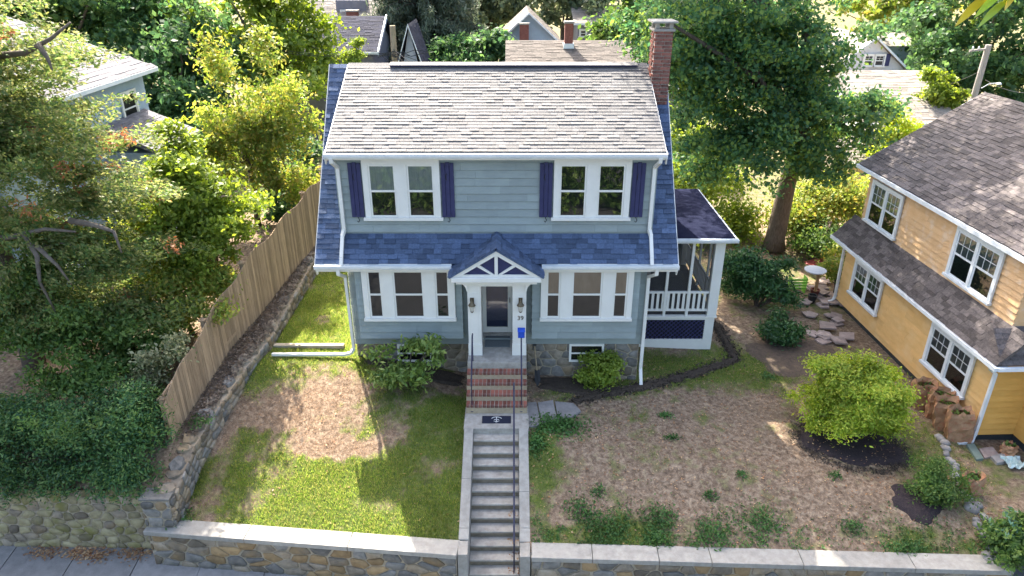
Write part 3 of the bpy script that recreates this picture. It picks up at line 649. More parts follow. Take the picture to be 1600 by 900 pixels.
tr.box(-.04, .04, -1.053, -1.01, 3.70, 4.24); tr.box(-.94, .94, -1.056, -1.012, 3.641, 3.70); tr.build('gable_trim', white, BH)
for sx in (-1, 1):
    a, b = Vector((sx * 1.15, -1.12, 3.62)), Vector((0, -1.12, 4.35)); d = (b - a).normalized(); n3 = Vector((-d.z * sx, 0, d.x * sx))
    n3 = n3 if n3.z > 0 else -n3
    MB().prism([a, b, b + n3 * .04, a + n3 * .04], (0, 1.2, 0)).build('portico_roof', blueshin_i, BH)
    shingles(BH, a + n3 * .042, (0, 1, 0), d, 1.18, (b - a).length, .12, blueshin_i, 80 + sx, wmin=.14, wmax=.26)
for k in range(9): MB().prism([(-.12, -1.13 + k * .13, 4.335), (0, -1.13 + k * .13, 4.425), (.12, -1.13 + k * .13, 4.335), (.12, -1.13 + k * .13, 4.355), (0, -1.13 + k * .13, 4.447), (-.12, -1.13 + k * .13, 4.355)], (0, .15, .012)).build('ridge_shingle', blueshin, BH)
# door
dm = MB().box(-.5, -.415, .30, .40, 1.30, 3.38).box(.375, .46, .30, .40, 1.30, 3.38).box(-.414, .374, .30, .40, 3.3, 3.38).build('door_frame', white, BH)
door = MB().box(-.412, -.31, .31, .35, 1.36, 3.29).box(.27, .372, .31, .35, 1.36, 3.29).box(-.309, .269, .31, .35, 3.18, 3.29).box(-.309, .269, .31, .35, 1.36, 1.52).build('storm_door', white, BH)
MB().poly([(-.31, .33, 1.52), (.27, .33, 1.52), (.27, .33, 3.18), (-.31, .33, 3.18)]).build('pane', glass, door)
MB().box(-.41, .37, .37, .39, 1.36, 3.29).build('inner_door', navy, door); MB().tube([(.32, .30, 2.28), (.32, .26, 2.3), (.32, .26, 2.4), (.32, .30, 2.42)], .01, 6).build('handle', bronze, door)
MB().box(-.398, .398, .2, .31, 1.302, 1.36).build('threshold', concrete, BH)
# numbers
def text(body, name, mat, parent, loc, size, rot, ext=.004):
    c = bpy.data.curves.new(name, 'FONT'); c.body = body; c.size = size; c.extrude = ext; c.align_x = 'CENTER'; c.align_y = 'CENTER'
    o = bpy.data.objects.new(name, c); dg = bpy.context.evaluated_depsgraph_get(); COL.objects.link(o); dg.update()
    me = bpy.data.meshes.new_from_object(o.evaluated_get(dg)); bpy.data.objects.remove(o); me.transform(Matrix.Translation(loc) @ rot); me.materials.clear(); me.materials.append(mat)
    return objmesh(name, me, parent)
text('39', 'house_number', bronze, BH, (.60, -.852, 2.40), .17, Matrix.Rotation(R(90), 4, 'X'))
for x, side in ((-.62, 'left'), (.60, 'right')):
    ln = thing('wall_lantern', 'bronze carriage lantern on the white pilaster %s of the front door' % side, 'lantern', (x, -.85, 2.7), 'lanterns beside the front door')
    MB().box(x - .05, x + .05, -.86, -.843, 2.78, 2.98).build('back_plate', bronze, ln); MB().tube([(x, -.86, 2.9), (x, -.93, 2.98), (x, -.97, 2.93)], .012, 6).build('arm', bronze, ln)
    MB().lathe((x, -.97, 2.66), [(.03, -.03), (.045, 0), (.05, .01), (.02, .012)], 8).build('base', bronze, ln)
    MB().lathe((x, -.97, 2.665), [(.045, .005), (.075, .15), (.07, .155)], 8).build('glass_body', M('frosted_glass', (.55, .52, .45), .2, 5), ln)
    MB().lathe((x, -.97, 2.82), [(.095, 0), (.09, .02), (.04, .09), (.035, .12), (.012, .15), (.018, .17), (.004, .2)], 8).build('hood', bronze, ln)
# brick steps
BS = thing('brick_steps', 'four red brick steps with tan risers up to the front door', 'steps', (0, -1.6, .3))
hb = MB().box(-.042, .042, -.112, .118, -.03, .03).mesh('brick', brick); riserm = M('tan_riser', [(.33, .26, .17), (.45, .37, .26)], .9, 8, .4)
for k in range(4):
    zt = 1.30 - .19 * (k + 1) - .0; yb = -1.18 - .21 * k; nb = 15
    MB().box(-.77, .765, yb - .205, yb + .05, .0, zt - .062).build('riser', riserm, BS)
    MB().box(-.765, .76, yb - .21, yb + .02, zt - .061, zt - .004).build('mortar_bed', M('step_mortar', [(.24, .2, .16), (.36, .31, .25)], .9, 12), BS)
    for i in range(nb): objmesh('brick', hb, BS, (-.72 + i * 1.435 / (nb - 1), yb - .105 + rnd.uniform(-.003, .003), zt - .03 + rnd.uniform(-.002, .002)))
MB().box(-.768, .763, -1.185, -1.12, 1.0, 1.115).build('riser', riserm, BS)
for x, sd in ((-.62, 'left'), (.62, 'right')):
    rl = thing('step_handrail', 'dark iron handrail on the %s of the brick steps' % sd, 'handrail', (x, -1.6, .4), 'handrails of the brick steps')
    MB().tube([(x, -1.02, 2.04), (x, -1.12, 2.06), (x, -1.98, 1.22), (x, -2.02, 1.1)], .02, 7).build('rail', iron, rl)
    MB().tube([(x, -1.12, 1.29), (x, -1.12, 2.05)], .014, 6).build('post', iron, rl); MB().tube([(x, -1.98, .34), (x, -1.98, 1.21)], .014, 6).build('post', iron, rl)
    MB().lathe((x, -1.98, .348), [(.05, 0), (.05, .01), (.02, .03)], 8).build('foot', iron, rl)
bluep = M('bright_blue_plastic', [(.012, .06, .42), (.02, .085, .5)], .4, 5)
mbx = thing('blue_box', 'small bright blue box on top of the right step handrail', 'mailbox', (.62, -1.1, 2.0))
MB().box(.535, .705, -1.19, -1.08, 2.01, 2.19).bevel('body', bluep, mbx, w=.012); MB().prism([(.525, -1.21, 2.192), (.525, -1.07, 2.192), (.525, -1.07, 2.25), (.525, -1.17, 2.235)], (.19, 0, 0)).build('lid', bluep, mbx)
dmat = tag(MB().box(-.34, .33, -.42, .17, 1.302, 1.318).build('door_mat', M('grey_mat', [(.10, .12, .13), (.15, .17, .18)], .95, 40)), 'plain blue-grey mat in front of the white storm door', 'mat')
am = thing('anchor_mat', 'navy doormat with a white anchor on the concrete landing', 'mat', (0, -2.3, .3))
MB().box(-.36, .36, -2.44, -2.14, .302, .318).bevel('mat', M('navy_mat', [(.012, .014, .03), (.02, .024, .045)], .95, 40), am, w=.006)
wp = M('white_print', (.6, .6, .58), .8, 20); an = MB(); zz = .319; rope = [(.13 * math.sin(t), -2.235 - .0 + .1 * math.cos(t) - .06, zz) for t in np.linspace(-1.25, 1.25, 12)]
an.tube([(a, b_, c) for a, b_, c in rope], .012, 4).bar((0, -2.19, zz), (0, -2.38, zz), .02, .008).bar((-.06, -2.30, zz), (.06, -2.30, zz), .018, .008)
an.tube([(.07 * math.sin(t), -2.35 - .03 * math.cos(t), zz) for t in np.linspace(-1.3, 1.3, 8)], .009, 4); an.tube([(.022 * math.cos(t), -2.40 + .016 * math.sin(t), zz) for t in np.linspace(0, 6.28, 9)], .006, 4); an.build('anchor_print', wp, am)
shv = thing('shovel', 'garden shovel leaning on the foundation right of the brick steps', 'shovel', (.98, -.5, .3))
MB().tube([(1.0, -.06, 1.12), (1.06, -.35, .55)], .018, 7).build('shaft', M('ash_handle', (.35, .27, .17), .6, 8), shv); MB().tube([(.95, -.05, 1.15), (1.05, -.05, 1.15)], .02, 6).build('grip', black, shv)
MB().add([(1.0, -.33, .56), (1.13, -.33, .56), (1.16, -.5, .30), (1.08, -.6, .17), (1.0, -.5, .30), (1.065, -.36, .535), (1.08, -.52, .27)], [(0, 5, 6, 4), (5, 1, 2, 6), (4, 6, 3), (6, 2, 3)]).build('blade', black, shv)
# flagstones beside the landing
fl = [[(824, 630), (838, 629), (845, 662), (838, 667), (825, 668)], [(840, 629), (864, 625), (870, 653), (847, 662)], [(867, 625), (896, 628), (908, 640), (893, 650), (872, 653)]]
for poly, lb in zip(fl, ('narrow grey flagstone touching the concrete landing', 'middle square flagstone of the three right of the landing', 'outer flagstone of the three, next to the dark soil strip')):
    P = [at(a, b, .2) for a, b in poly]; zmax = max(H(p.x, p.y) for p in P) + .02
    tag(MB().prism([(p.x, p.y, zmax - .12) for p in P], (0, 0, .14)).bevel('flagstone', flag, w=.012), lb, 'flagstone', 'flagstones right of the landing')
# ------------------------------------------------------------------ screened side porch
SP = BH
MB().box(3.95, 6.40, 1.9, 5.9, .95, 1.05).build('porch_floor', M('grey_floor_paint', (.10, .10, .105), .5, 4), BH)
sk = MB().box(3.92, 6.42, 1.88, 1.93, -.1, .25).box(3.92, 6.42, 1.88, 1.93, .91, 1.0).box(6.15, 6.42, 1.882, 1.93, .251, .909).box(3.92, 4.02, 1.882, 1.93, .251, .909).box(6.38, 6.42, 1.94, 5.9, -.1, 1.0).build('porch_skirt', white, BH)
MB().box(3.90, 6.47, 1.83, 1.95, 1.0, 1.055).build('floor_trim', white, BH)
MB().box(4.02, 6.15, 1.96, 1.98, .25, .91).build('lattice_shade_sheet', dark, BH)  # dark sheet stands for the shade under the porch floor
latm = M('lattice_paint', [(.05, .05, .14), (.075, .075, .19)], .6, 5); a0, a1, z0, z1 = 4.02, 6.15, .25, .91
for k in range(-8, 30):
    for sg, yy in ((1, 1.912), (-1, 1.924)):
        x = a0 + k * .135; h = z1 - z0
        xs0, xs1 = (x, x + h) if sg > 0 else (x + h, x); t0, t1 = 0, 1
        lo = max(0, *( [ (a0 - min(xs0, xs1)) / h ])) ; hi = min(1, (a1 - min(xs0, xs1)) / h)
        if hi - lo < .05 or lo >= 1 or hi <= 0: continue
        if sg > 0: p, q = (x + lo * h, z0 + lo * h), (x + hi * h, z0 + hi * h)
        else: p, q = (x + lo * h, z1 - lo * h), (x + hi * h, z1 - hi * h)
        MB().bar((p[0], yy, p[1]), (q[0], yy, q[1]), .04, .01).build('lattice_slat', latm, sk)
MB().box(6.17, 6.45, 1.84, 2.1, 1.056, 3.42).bevel('corner_post', white, BH, w=.01)
MB().box(6.22, 6.42, 5.7, 5.9, 1.056, 3.42).build('corner_post', white, BH)
for x in (4.02, 4.86, 5.53): MB().box(x, x + .075, 1.87, 1.95, 1.056, 3.42).build('mullion', white, BH)
for y in (3.0, 4.0, 5.0): MB().box(6.36, 6.42, y, y + .075, 1.056, 3.42).build('mullion', white, BH)
for a, b in ((4.1, 6.17),):
    rl = MB().box(a, b, 1.885, 1.945, 1.78, 1.84).build('hand_rail', white, BH); MB().box(a, b, 1.885, 1.945, 1.2, 1.26).build('bottom_rail', white, BH)
    x = a + .09
    while x < b - .05: MB().box(x, x + .075, 1.90, 1.93, 1.26, 1.78).build('baluster', white, BH); x += .152
MB().box(6.37, 6.41, 2.1, 5.7, 1.78, 1.84).build('hand_rail', white, BH); MB().box(6.37, 6.41, 2.1, 5.7, 1.2, 1.26).build('bottom_rail', white, BH)
y = 2.2
while y < 5.6: MB().box(6.375, 6.405, y, y + .075, 1.26, 1.78).build('baluster', white, BH); y += .152
MB().poly([(4.1, 1.955, 1.06), (6.17, 1.955, 1.06), (6.17, 1.955, 3.42), (4.1, 1.955, 3.42)]).build('insect_screen', screen, BH)
MB().poly([(6.43, 2.1, 1.06), (6.43, 5.7, 1.06), (6.43, 5.7, 3.42), (6.43, 2.1, 3.42)]).build('insect_screen', screen, BH)
MB().box(3.93, 6.42, 5.9, 5.95, 1.056, 3.4).build('porch_rear_wall', siding, BH)
MB().box(3.92, 6.58, 1.72, 6.1, 3.42, 3.52).build('porch_frieze', white, BH)
MB().prism([(3.92, 1.62, 3.53), (3.92, 6.2, 3.53), (3.92, 6.2, 3.62), (3.92, 1.62, 3.60)], (2.72, 0, 0)).build('porch_roof', M('navy_membrane', [(.010, .012, .03), (.019, .022, .045)], .95, 5, .2, 60, spec=.04), BH)
gutter(3.92, 6.70, 1.62, 3.50, BH); MB().box(6.64, 6.68, 1.62, 6.2, 3.5, 3.61).build('roof_edge', trimw, BH)
# ------------------------------------------------------------------ the yellow house
YO = Vector((12.29, -1.98, 0)); YM = Matrix.Translation(YO) @ Matrix.Rotation(R(2.08), 4, 'Z'); YI = YM.inverted()
YH = thing('yellow_house', 'yellow clapboard house with dark pent roof and charcoal shingle roof', 'house', (YO.x + 3, YO.y + 4, -.6))
YB, YT, YE = -.62, -.36, 1.95; WX = YM @ Matrix.Rotation(R(-90), 4, 'Z')
dkf = M('dark_foundation', [(.03, .038, .042), (.055, .062, .066)], .9, 6, .3)
def yh(mb, name, mat, par=None): return mb.build(name, mat, par or YH, YM)
yh(MB().box(.03, 7, .03, 7.87, -1.2, YT), 'foundation', dkf)
yh(MB().box(0, 7, 0, 7.9, YT, 2.2), 'lower_wall', tanyel); yh(MB().prism([(.25, .25, 2.1), (6.8, .25, 2.1), (6.8, .25, 4.5), (3.5, .25, 6.6), (.25, .25, 4.55)], (0, 7.62, 0)), 'upper_wall', peach)
courses(YH, WX, -7.9, 0, YT, 2.0, .168, tanyel, 91, 1.2, 3.2, thick=.045)
courses(YH, WX @ Matrix.Translation((0, .25, 0)), -7.87, -.25, 2.62, 4.52, .172, peach, 92, 1.2, 3.2, thick=.045)
courses(YH, YM, 0, 1.02, YT, 2.0, .168, yellow, 93, 2, 99)
yh(MB().box(.02, .95, -.002, .02, YT - .02, 2), 'corner_wall', yellow)
yh(MB().box(1.0, 5, -1.5, .02, YT, 2.1), 'front_wing', yellow); yh(MB().box(1.03, 5, -1.47, .02, -1.2, YT - .001), 'foundation', dkf)
courses(YH, WX @ Matrix.Translation((0, 1.0, 0)), 0, 1.5, YT, 2.0, .168, yellow, 94, 2, 99)
gcur = M('grey_curtain', [(.14, .16, .155), (.24, .265, .255)], .8, 5, stretch=(8, 8, .4))
def yw(c, xp, xl):
    P = [YI @ at(a, b, x=xp) for a, b in c]; y1 = (P[0].y + P[2].y) / 2; y0 = (P[1].y + P[3].y) / 2; z1 = (P[0].z + P[1].z) / 2; z0 = (P[2].z + P[3].z) / 2
    a, b = -y1, -y0; w_ = b - a; c_ = (a + b) / 2
    T = WX @ Matrix.Translation((0, xl, 0))
    T = T @ Matrix.Translation((0, -.012, 0)); return window(YH, T, a, b, z0, z1, [(a + .11, c_ - .05), (c_ + .05, b - .11)], muntin=(3, 2), sillw=.03, cas=.1, blind=.97, cmat=trimw, bmat=gcur)
yw([(1343.5, 405.6), (1385, 433), (1334, 455), (1374, 492)], 12.1, 0)
yw([(1464.7, 502), (1529, 555.5), (1448.5, 564), (1509.6, 619)], 12.25, 0)
yw([(1373, 280.5), (1419, 306), (1359, 343), (1402, 370)], 12.35, .25)
yw([(1505.7, 355), (1577, 391), (1485, 428.5), (1553.6, 470)], 12.5, .25)
# pent roof
pa, pb = Vector((-.40, 0, 1.93)), Vector((.25, 0, 2.66)); pd = (pb - pa)
yh(MB().prism([(pa.x, -.4, pa.z), (pb.x, -.4, pb.z), (pb.x, -.4, pb.z - .1), (pa.x, -.4, pa.z - .08)], (0, 8.7, 0)), 'pent_roof', darkshin)
def yshing(o, u, v, W, Lg, ex, seed, **k):
    T3 = YM.to_3x3(); return shingles(YH, YM @ Vector(o), T3 @ Vector(u), T3 @ Vector(v), W, Lg, ex, darkshin, seed, **k)
yshing((-.42, -.42, 1.935), (0, 1, 0), pd, 8.74, pd.length, .13, 101, wmin=.2, wmax=.4)
yh(MB().prism([(-.40, -.40, 1.92), (4, -.40, 1.92), (4, .25, 2.62), (.25, .25, 2.62)], (0, 0, .02)), 'front_pent_roof', darkshin)
yshing((-.3, -.42, 1.96), (1, 0, 0), (0, .65, .72), 4, .9, .13, 102, wmin=.2, wmax=.4)
gw = trimw
yh(MB().box(-.5, -.40, -.5, 8.32, 1.83, 1.92).box(-.40, 4, -.52, -.42, 1.83, 1.915), 'gutter', gw); yh(MB().box(-.39, 0, -.41, 8.25, 1.80, 1.83), 'soffit', white)
# main roof
e0, r0 = Vector((-.06, 0, 4.5)), Vector((3.55, 0, 6.78)); rd_ = r0 - e0
yh(MB().prism([(e0.x, -.2, e0.z), (r0.x, -.2, r0.z), (7.1, -.2, 4.5), (7.1, -.2, 4.4), (r0.x, -.2, r0.z - .1), (e0.x, -.2, e0.z - .1)], (0, 8.4, 0)), 'roof', darkshin)
yshing((e0.x - .02, -.22, e0.z + .004), (0, 1, 0), rd_, 8.44, rd_.length, .135, 103, wmin=.2, wmax=.4)
yh(MB().box(-.14, -.065, -.25, 8.25, 4.36, 4.47), 'gutter', gw); yh(MB().prism([(e0.x, 8.21, e0.z + .01), (r0.x, 8.21, r0.z + .01), (r0.x, 8.21, r0.z - .13), (e0.x, 8.21, e0.z - .13)], (0, .03, 0)), 'rake_board', white)
def ypipe(pts): 
    d = MB()
    for p, q in zip(pts, pts[1:]): d.bar(p, q, .08, .07)
    return yh(d, 'downspout', trimw)
ypipe([(-.42, -.2, 1.86), (-.2, -.07, 1.6), (-.07, -.07, 1.5), (-.07, -.07, -.35), (-.14, -.14, -.5), (-.52, -.16, -.53)])
ypipe([(-.45, 8.1, 1.86), (-.1, 7.95, 1.6), (-.07, 7.95, -.3), (-.15, 7.9, -.44), (-.75, 7.7, -.45)])
# ------------------------------------------------------------------ neighbouring houses behind
tanshin = M('tan_shingle', [(.19, .165, .14), (.29, .26, .225)], .85, 10, .4, 60, 'island', .3)
brownshin = M('brown_shingle', [(.075, .064, .055), (.135, .115, .10)], .85, 10, .4, 60, 'island', .3)
navyshin = M('navy_shingle', [(.010, .012, .026), (.024, .027, .05)], .95, 10, .4, 60, 'island', .3)
paleblue = M('pale_blue_siding', [(.30, .38, .46), (.36, .45, .53)], .7, 3, .1, 40)
greywall = M('grey_siding', [(.17, .17, .20), (.22, .22, .25)], .7, 3, .1, 40)
whitewall = M('white_siding', [(.55, .55, .55), (.66, .66, .66)], .7, 3, .1, 40); tanwall = M('tan_siding', [(.50, .43, .32), (.58, .51, .40)], .7, 3, .1, 40)
def fshing(par, o, u, v, W, Lg, mat, seed): return shingles(par, o, u, v, W, Lg, .16, mat, seed, wmin=.3, wmax=.8, tmax=.02)
def lap(par, x0, x1, y, z0, z1, mat, ex=.2):     # lap boards on a front wall
    n = int((z1 - z0) / ex)
    m = MB()
    for k in range(n): MB().prism([(x0, y - .025, z0 + k * ex), (x0, y, z0 + k * ex), (x0, y, z0 + (k + 1) * ex), (x0, y - .006, z0 + (k + 1) * ex)], (x1 - x0, 0, 0)).build('siding_board', mat, par)
def chim(par, x, y, z0, z1, w_=.6, d=.5):
    c = MB().box(x - w_ / 2, x + w_ / 2, y - d / 2, y + d / 2, z0, z1).build('chimney', M('far_brick', [(.17, .06, .045), (.27, .11, .085)], .9, 10, .4, 30), par)
    MB().box(x - w_ / 2 - .05, x + w_ / 2 + .05, y - d / 2 - .05, y + d / 2 + .05, z1, z1 + .1).build('cap', capm, c); MB().box(x - w_ / 2 - .06, x + w_ / 2 + .06, y - d / 2 - .06, y + d / 2 + .06, z0, z0 + .25).build('flashing', trimw, c)
def ridge_x(name, label, x0, x1, ye, ze, yr, zr, mat, wall, zb=0, seed=1, over=.35):
    t = thing(name, label, 'house', ((x0 + x1) / 2, yr, zb)); yb = 2 * yr - ye
    MB().prism([(x0 + over, ye + over, zb), (x0 + over, yb - over, zb), (x0 + over, yb - over, ze), (x0 + over, yr, zr - .15), (x0 + over, ye + over, ze)], (x1 - x0 - 2 * over, 0, 0)).build('wall', wall, t)
    rf = MB().prism([(x0, ye, ze), (x0, yr, zr), (x0, yb, ze), (x0, yb, ze - .12), (x0, yr, zr - .12), (x0, ye, ze - .12)], (x1 - x0, 0, 0)).build('roof', mat, t)
    fshing(rf, (x0, ye - .02, ze + .004), (1, 0, 0), (0, yr - ye, zr - ze), x1 - x0, math.hypot(yr - ye, zr - ze), mat, seed)
    MB().box(x0 - .02, x1 + .02, ye - .09, ye - .025, ze - .14, ze - .01).build('gutter', trimw, t); return t
def ridge_y(name, label, xc, wd, yf, yb, ze, zr, mat, wall, zb=0, seed=1, over=.3, parent=None):
    t = parent or thing(name, label, 'house', (xc, (yf + yb) / 2, zb)); h = wd / 2
    MB().prism([(xc - h + over, yf + over, zb), (xc + h - over, yf + over, zb), (xc + h - over, yf + over, ze + .1), (xc, yf + over, zr - .12), (xc - h + over, yf + over, ze + .1)], (0, yb - yf - over, 0)).build('wall', wall, t)
    rf = MB().prism([(xc - h, yf, ze), (xc, yf, zr), (xc + h, yf, ze), (xc + h, yf, ze - .12), (xc, yf, zr - .12), (xc - h, yf, ze - .12)], (0, yb - yf, 0)).build('roof', mat, t)
    for sx in (-1, 1):
        fshing(rf, (xc + sx * (h + .02), yf, ze + .004), (0, 1, 0), (-sx * h, 0, zr - ze), yb - yf, math.hypot(h, zr - ze), mat, seed + sx)
        MB().prism([(xc + sx * (h + .03), yf - .05, ze - .13), (xc, yf - .05, zr - .1), (xc, yf - .05, zr + .03), (xc + sx * (h + .03), yf - .05, ze + .02)], (0, .05, 0)).build('rake_board', trimw, t)
    return t
def fwin(par, x0, x1, z0, z1, y, muntin=None): window(par, TY(y), x0, x1, z0, z1, [(x0 + .1, x1 - .1)], muntin=muntin, sillw=.03)
# navy-roofed house behind to the left
h2 = ridge_x('navy_roof_house', 'dark navy-roofed house behind the left end of the ridge', -14, at(604, 41, y=25.6).x, 22.2, 6.1, 25.6, 7.6, navyshin, greywall, 0, 111)
a = at(637, 38, y=21.6); b_ = at(655, 100, y=21.6)
lap(h2, -13.6, at(604, 41, y=25.6).x - .4, 22.55, 3, 6.0, greywall)
xr = at(604, 41, y=25.6).x; MB().prism([(xr, 22.15, 5.9), (xr, 25.6, 7.42), (xr, 25.6, 7.68), (xr, 22.15, 6.14)], (.06, 0, 0)).build('rake_board', trimw, h2)
ridge_y('', '', a.x, 2 * (b_.x - a.x) + .5, 21.6, 25, b_.z - .35, a.z, navyshin, M('pale_grey_gable', [(.30, .33, .37), (.36, .39, .43)], .7, 3), 0, 115, parent=h2)
p, q = at(497, 82, y=22.5), at(517, 121, y=22.5); fwin(h2, p.x, q.x, q.z, p.z, 22.53)
# grey dormer house farther back
h3 = ridge_x('tan_roof_house', 'far house with tan roof, grey dormer and brick chimney at the top edge', -15, -6.0, 32, 6.6, 37, 10.2, tanshin, greywall, 0, 121)
p, q = at(524, 0, y=33), at(574, 37, y=33); MB().prism([(p.x, 33, 6.6), (q.x, 33, 6.6), (q.x, 33, p.z), (p.x, 33, p.z)], (0, 4, 0)).build('dormer', greywall, h3)
for u in (531, 545): p, q = at(u, 15, y=32.9), at(u + 13, 30, y=32.9); fwin(h3, p.x, q.x, q.z, p.z, 32.98)
c = at(552, 34, y=31.9); chim(h3, c.x, 31.9, 4.5, at(552, 18, y=31.9).z, .7)
# brown-roofed house with chimney behind the ridge
p = at(790, 63, y=24.5); q = at(960, 63, y=24.5)
h4 = ridge_x('brown_roof_house', 'house with brown shingle roof and brick chimney behind the ridge', p.x, q.x + 4, 20.2, 4.6, 24.5, p.z, brownshin, greywall, 0, 131)
c = at(888, 72, y=23.9); chim(h4, c.x, 23.9, c.z - .1, at(888, 36, y=23.9).z, .45, .45)
h4b = ridge_y('pale_blue_house', 'small pale blue gabled house with brick chimney beyond the brown roof', at(825, 30, y=36).x, 4.6, 33, 40, 5.2, at(825, 20, y=33).z, brownshin, paleblue, 0, 135)
c = at(819, 60, y=32.6); chim(h4b, c.x, 32.6, 3, at(819, 38, y=32.6).z, .6)
h4c = ridge_x('slate_blue_house', 'far slate blue house with white window right of the brick chimney', at(895, 40, y=40).x, at(985, 40, y=40).x, 39, at(930, 36, y=39).z, 43, at(930, 8, y=43).z, tanshin, greywall, 0, 137)
p, q = at(905, 45, y=39.3), at(917, 57, y=39.3); fwin(h4c, p.x, q.x, q.z, p.z, 39.33)
# white house and its low tan-roofed wing on the right
a = at(1371, 58, y=29)
h5 = ridge_y('white_gable_house', 'white gabled house with navy shutters beyond the big maple', a.x, 5.2, 29, 36, a.z - 2.1, a.z, tanshin, whitewall, 0, 141)
lap(h5, a.x - 2.25, a.x + 2.25, 29.28, 2.5, a.z - 1.9, whitewall)
for u0, u1 in ((1350, 1364), (1367, 1381)): p, q = at(u0, 84, y=29.2), at(u1, 103, y=29.2); fwin(h5, p.x, q.x, q.z, p.z, 29.24, (2, 2))
p, q = at(1382, 84, y=29.2), at(1388, 103, y=29.2); MB().box(p.x, q.x, 29.15, 29.22, q.z, p.z).build('shutter', navy, h5)
p, q = at(1366, 52, y=34), at(1439, 72, y=32); MB().prism([(a.x, 32, q.z), (a.x, 34.5, p.z), (a.x, 34.6, q.z)], (q.x - a.x, 0, 0)).build('cross_roof', tanshin, h5); MB().box(a.x, q.x - .2, 32.3, 34.4, 0, q.z).build('cross_wing', paleblue, h5)
c = at(1424, 110, y=31.5); chim(h5, c.x, 31.5, c.z - 1, at(1424, 92, y=31.5).z, .7)
p, q = at(1330, 110, y=25), at(1441, 110, y=25); zz_ = at(1441, 192, y=20.2).z
h6 = ridge_x('low_tan_roof_house', 'low building with striped tan shingle roof right of the maple', p.x - 1, q.x, 20.2, zz_, 25, p.z, tanshin, whitewall, -.5, 145)
lap(h6, p.x - .6, q.x - .4, 20.5, 0, zz_ - .1, whitewall)
p, q = at(1305, 262, y=14.6), at(1347, 300, y=14.6)
h7 = ridge_x('tan_clapboard_shed', 'low tan clapboard shed half hidden behind the yellow house', p.x, q.x + 2, 14.4, p.z + .3, 16.4, p.z + 1.4, tanshin, tanwall, -.6, 149); lap(h7, p.x + .4, q.x + 1.6, 14.73, -.2, p.z + .2, tanwall)
# left neighbour
c = at(244, 104, y=10)
h1 = thing('pale_blue_hip_house', 'pale blue house with hipped grey roof behind the cedar', 'house', (c.x - 4, 5, 1))
x1, ze, yb = c.x, c.z, 10.0; yf1 = 1.0
MB().box(x1 - 7.6, x1 - .4, yf1, yb - .4, .5, ze - .02).build('wall', paleblue, h1)
ridge_h = ze + 2.6
V1 = [(x1, yb, ze), (x1, yf1 - .4, ze), (x1 - 8, yf1 - .4, ze), (x1 - 8, yb, ze), (x1 - 4, yb - 4, ridge_h), (x1 - 4, yf1 + 3.6, ridge_h)]
hroof = M('hip_grey_shingle', [(.11, .108, .12), (.18, .172, .185)], .85, 10, .4, 60, 'island', .25)
rf = MB().add(V1, [(0, 4, 5, 1), (1, 5, 2), (2, 5, 4, 3), (3, 4, 0), (0, 1, 2, 3)]).build('roof', hroof, h1)
uu = Vector((0, 1, 0)); vv = Vector((-4, 0, 2.6)); r = random.Random(3); mb = MB(); nr = 26; nn = uu.cross(vv).normalized(); nn = nn if nn.z > 0 else -nn
for j in range(nr):
    f0, f1 = j / nr, (j + 1) / nr; ya, yc = yf1 - .4 + 4 * f0, yb - 4 * f0; y = ya
    while y < yc:
        y2 = min(yc, y + r.uniform(.3, .8)); o0 = Vector((x1 + .02, 0, ze)) + vv * f0; o1 = Vector((x1 + .02, 0, ze)) + vv * (f1 + .01); t = .018 * r.uniform(.6, 1.2)
        mb.add([o0 + uu * y + nn * t, o0 + uu * y2 + nn * t, o1 + uu * min(y2, yb - 4 * f1) + nn * .004, o1 + uu * y + nn * .004, o0 + uu * y, o0 + uu * y2], [(0, 1, 2, 3), (4, 5, 1, 0)]); y = y2
tag(mb.build('shingle_field', hroof, rf), kind='stuff')
MB().box(x1 - .02, x1 + .06, yf1 - .4, yb, ze - .14, ze - .01).build('gutter', trimw, h1)
WT = Matrix.Translation((x1 - .4, 0, 0)) @ Matrix.Rotation(R(90), 4, 'Z')
for k in range(22): z = ze - .2 - k * .22; MB().prism([(x1 - .4, yf1, z), (x1 - .375, yf1, z), (x1 - .393, yf1, z + .22)], (0, yb - .4 - yf1, 0)).build('siding_board', paleblue, h1)
p, q = at(192, 150, x=x1 - .4), at(208, 190, x=x1 - .4); window(h1, WT, p.y - .35, p.y + .75, q.z, p.z + .15, [(p.y - .25, p.y + .65)], sillw=.03)
window(h1, WT, 2.6, 3.7, q.z, p.z + .15, [(2.7, 3.6)], sillw=.03)
p, q = at(220, 190, x=x1 - .4), at(268, 222, x=x1 + 1.4)
MB().prism([(x1 - .4, 6.0, q.z + .7), (x1 + 1.5, 6.0, q.z - .1), (x1 + 1.5, 6.0, q.z - .2), (x1 - .4, 6.0, q.z + .6)], (0, 3.2, 0)).build('porch_roof', M('porch_grey_shingle', [(.10, .10, .115), (.17, .165, .18)], .85, 14, .5), h1)
shingles(h1, (x1 + 1.52, 6.0, q.z - .08), (0, 1, 0), (-1.9, 0, .8), 3.2, 2.05, .14, hroof, 152, wmin=.2, wmax=.4)
MB().box(x1 - .4, x1 + 1.3, 6.2, 9.0, .5, q.z - .15).build('porch_wall', paleblue, h1)
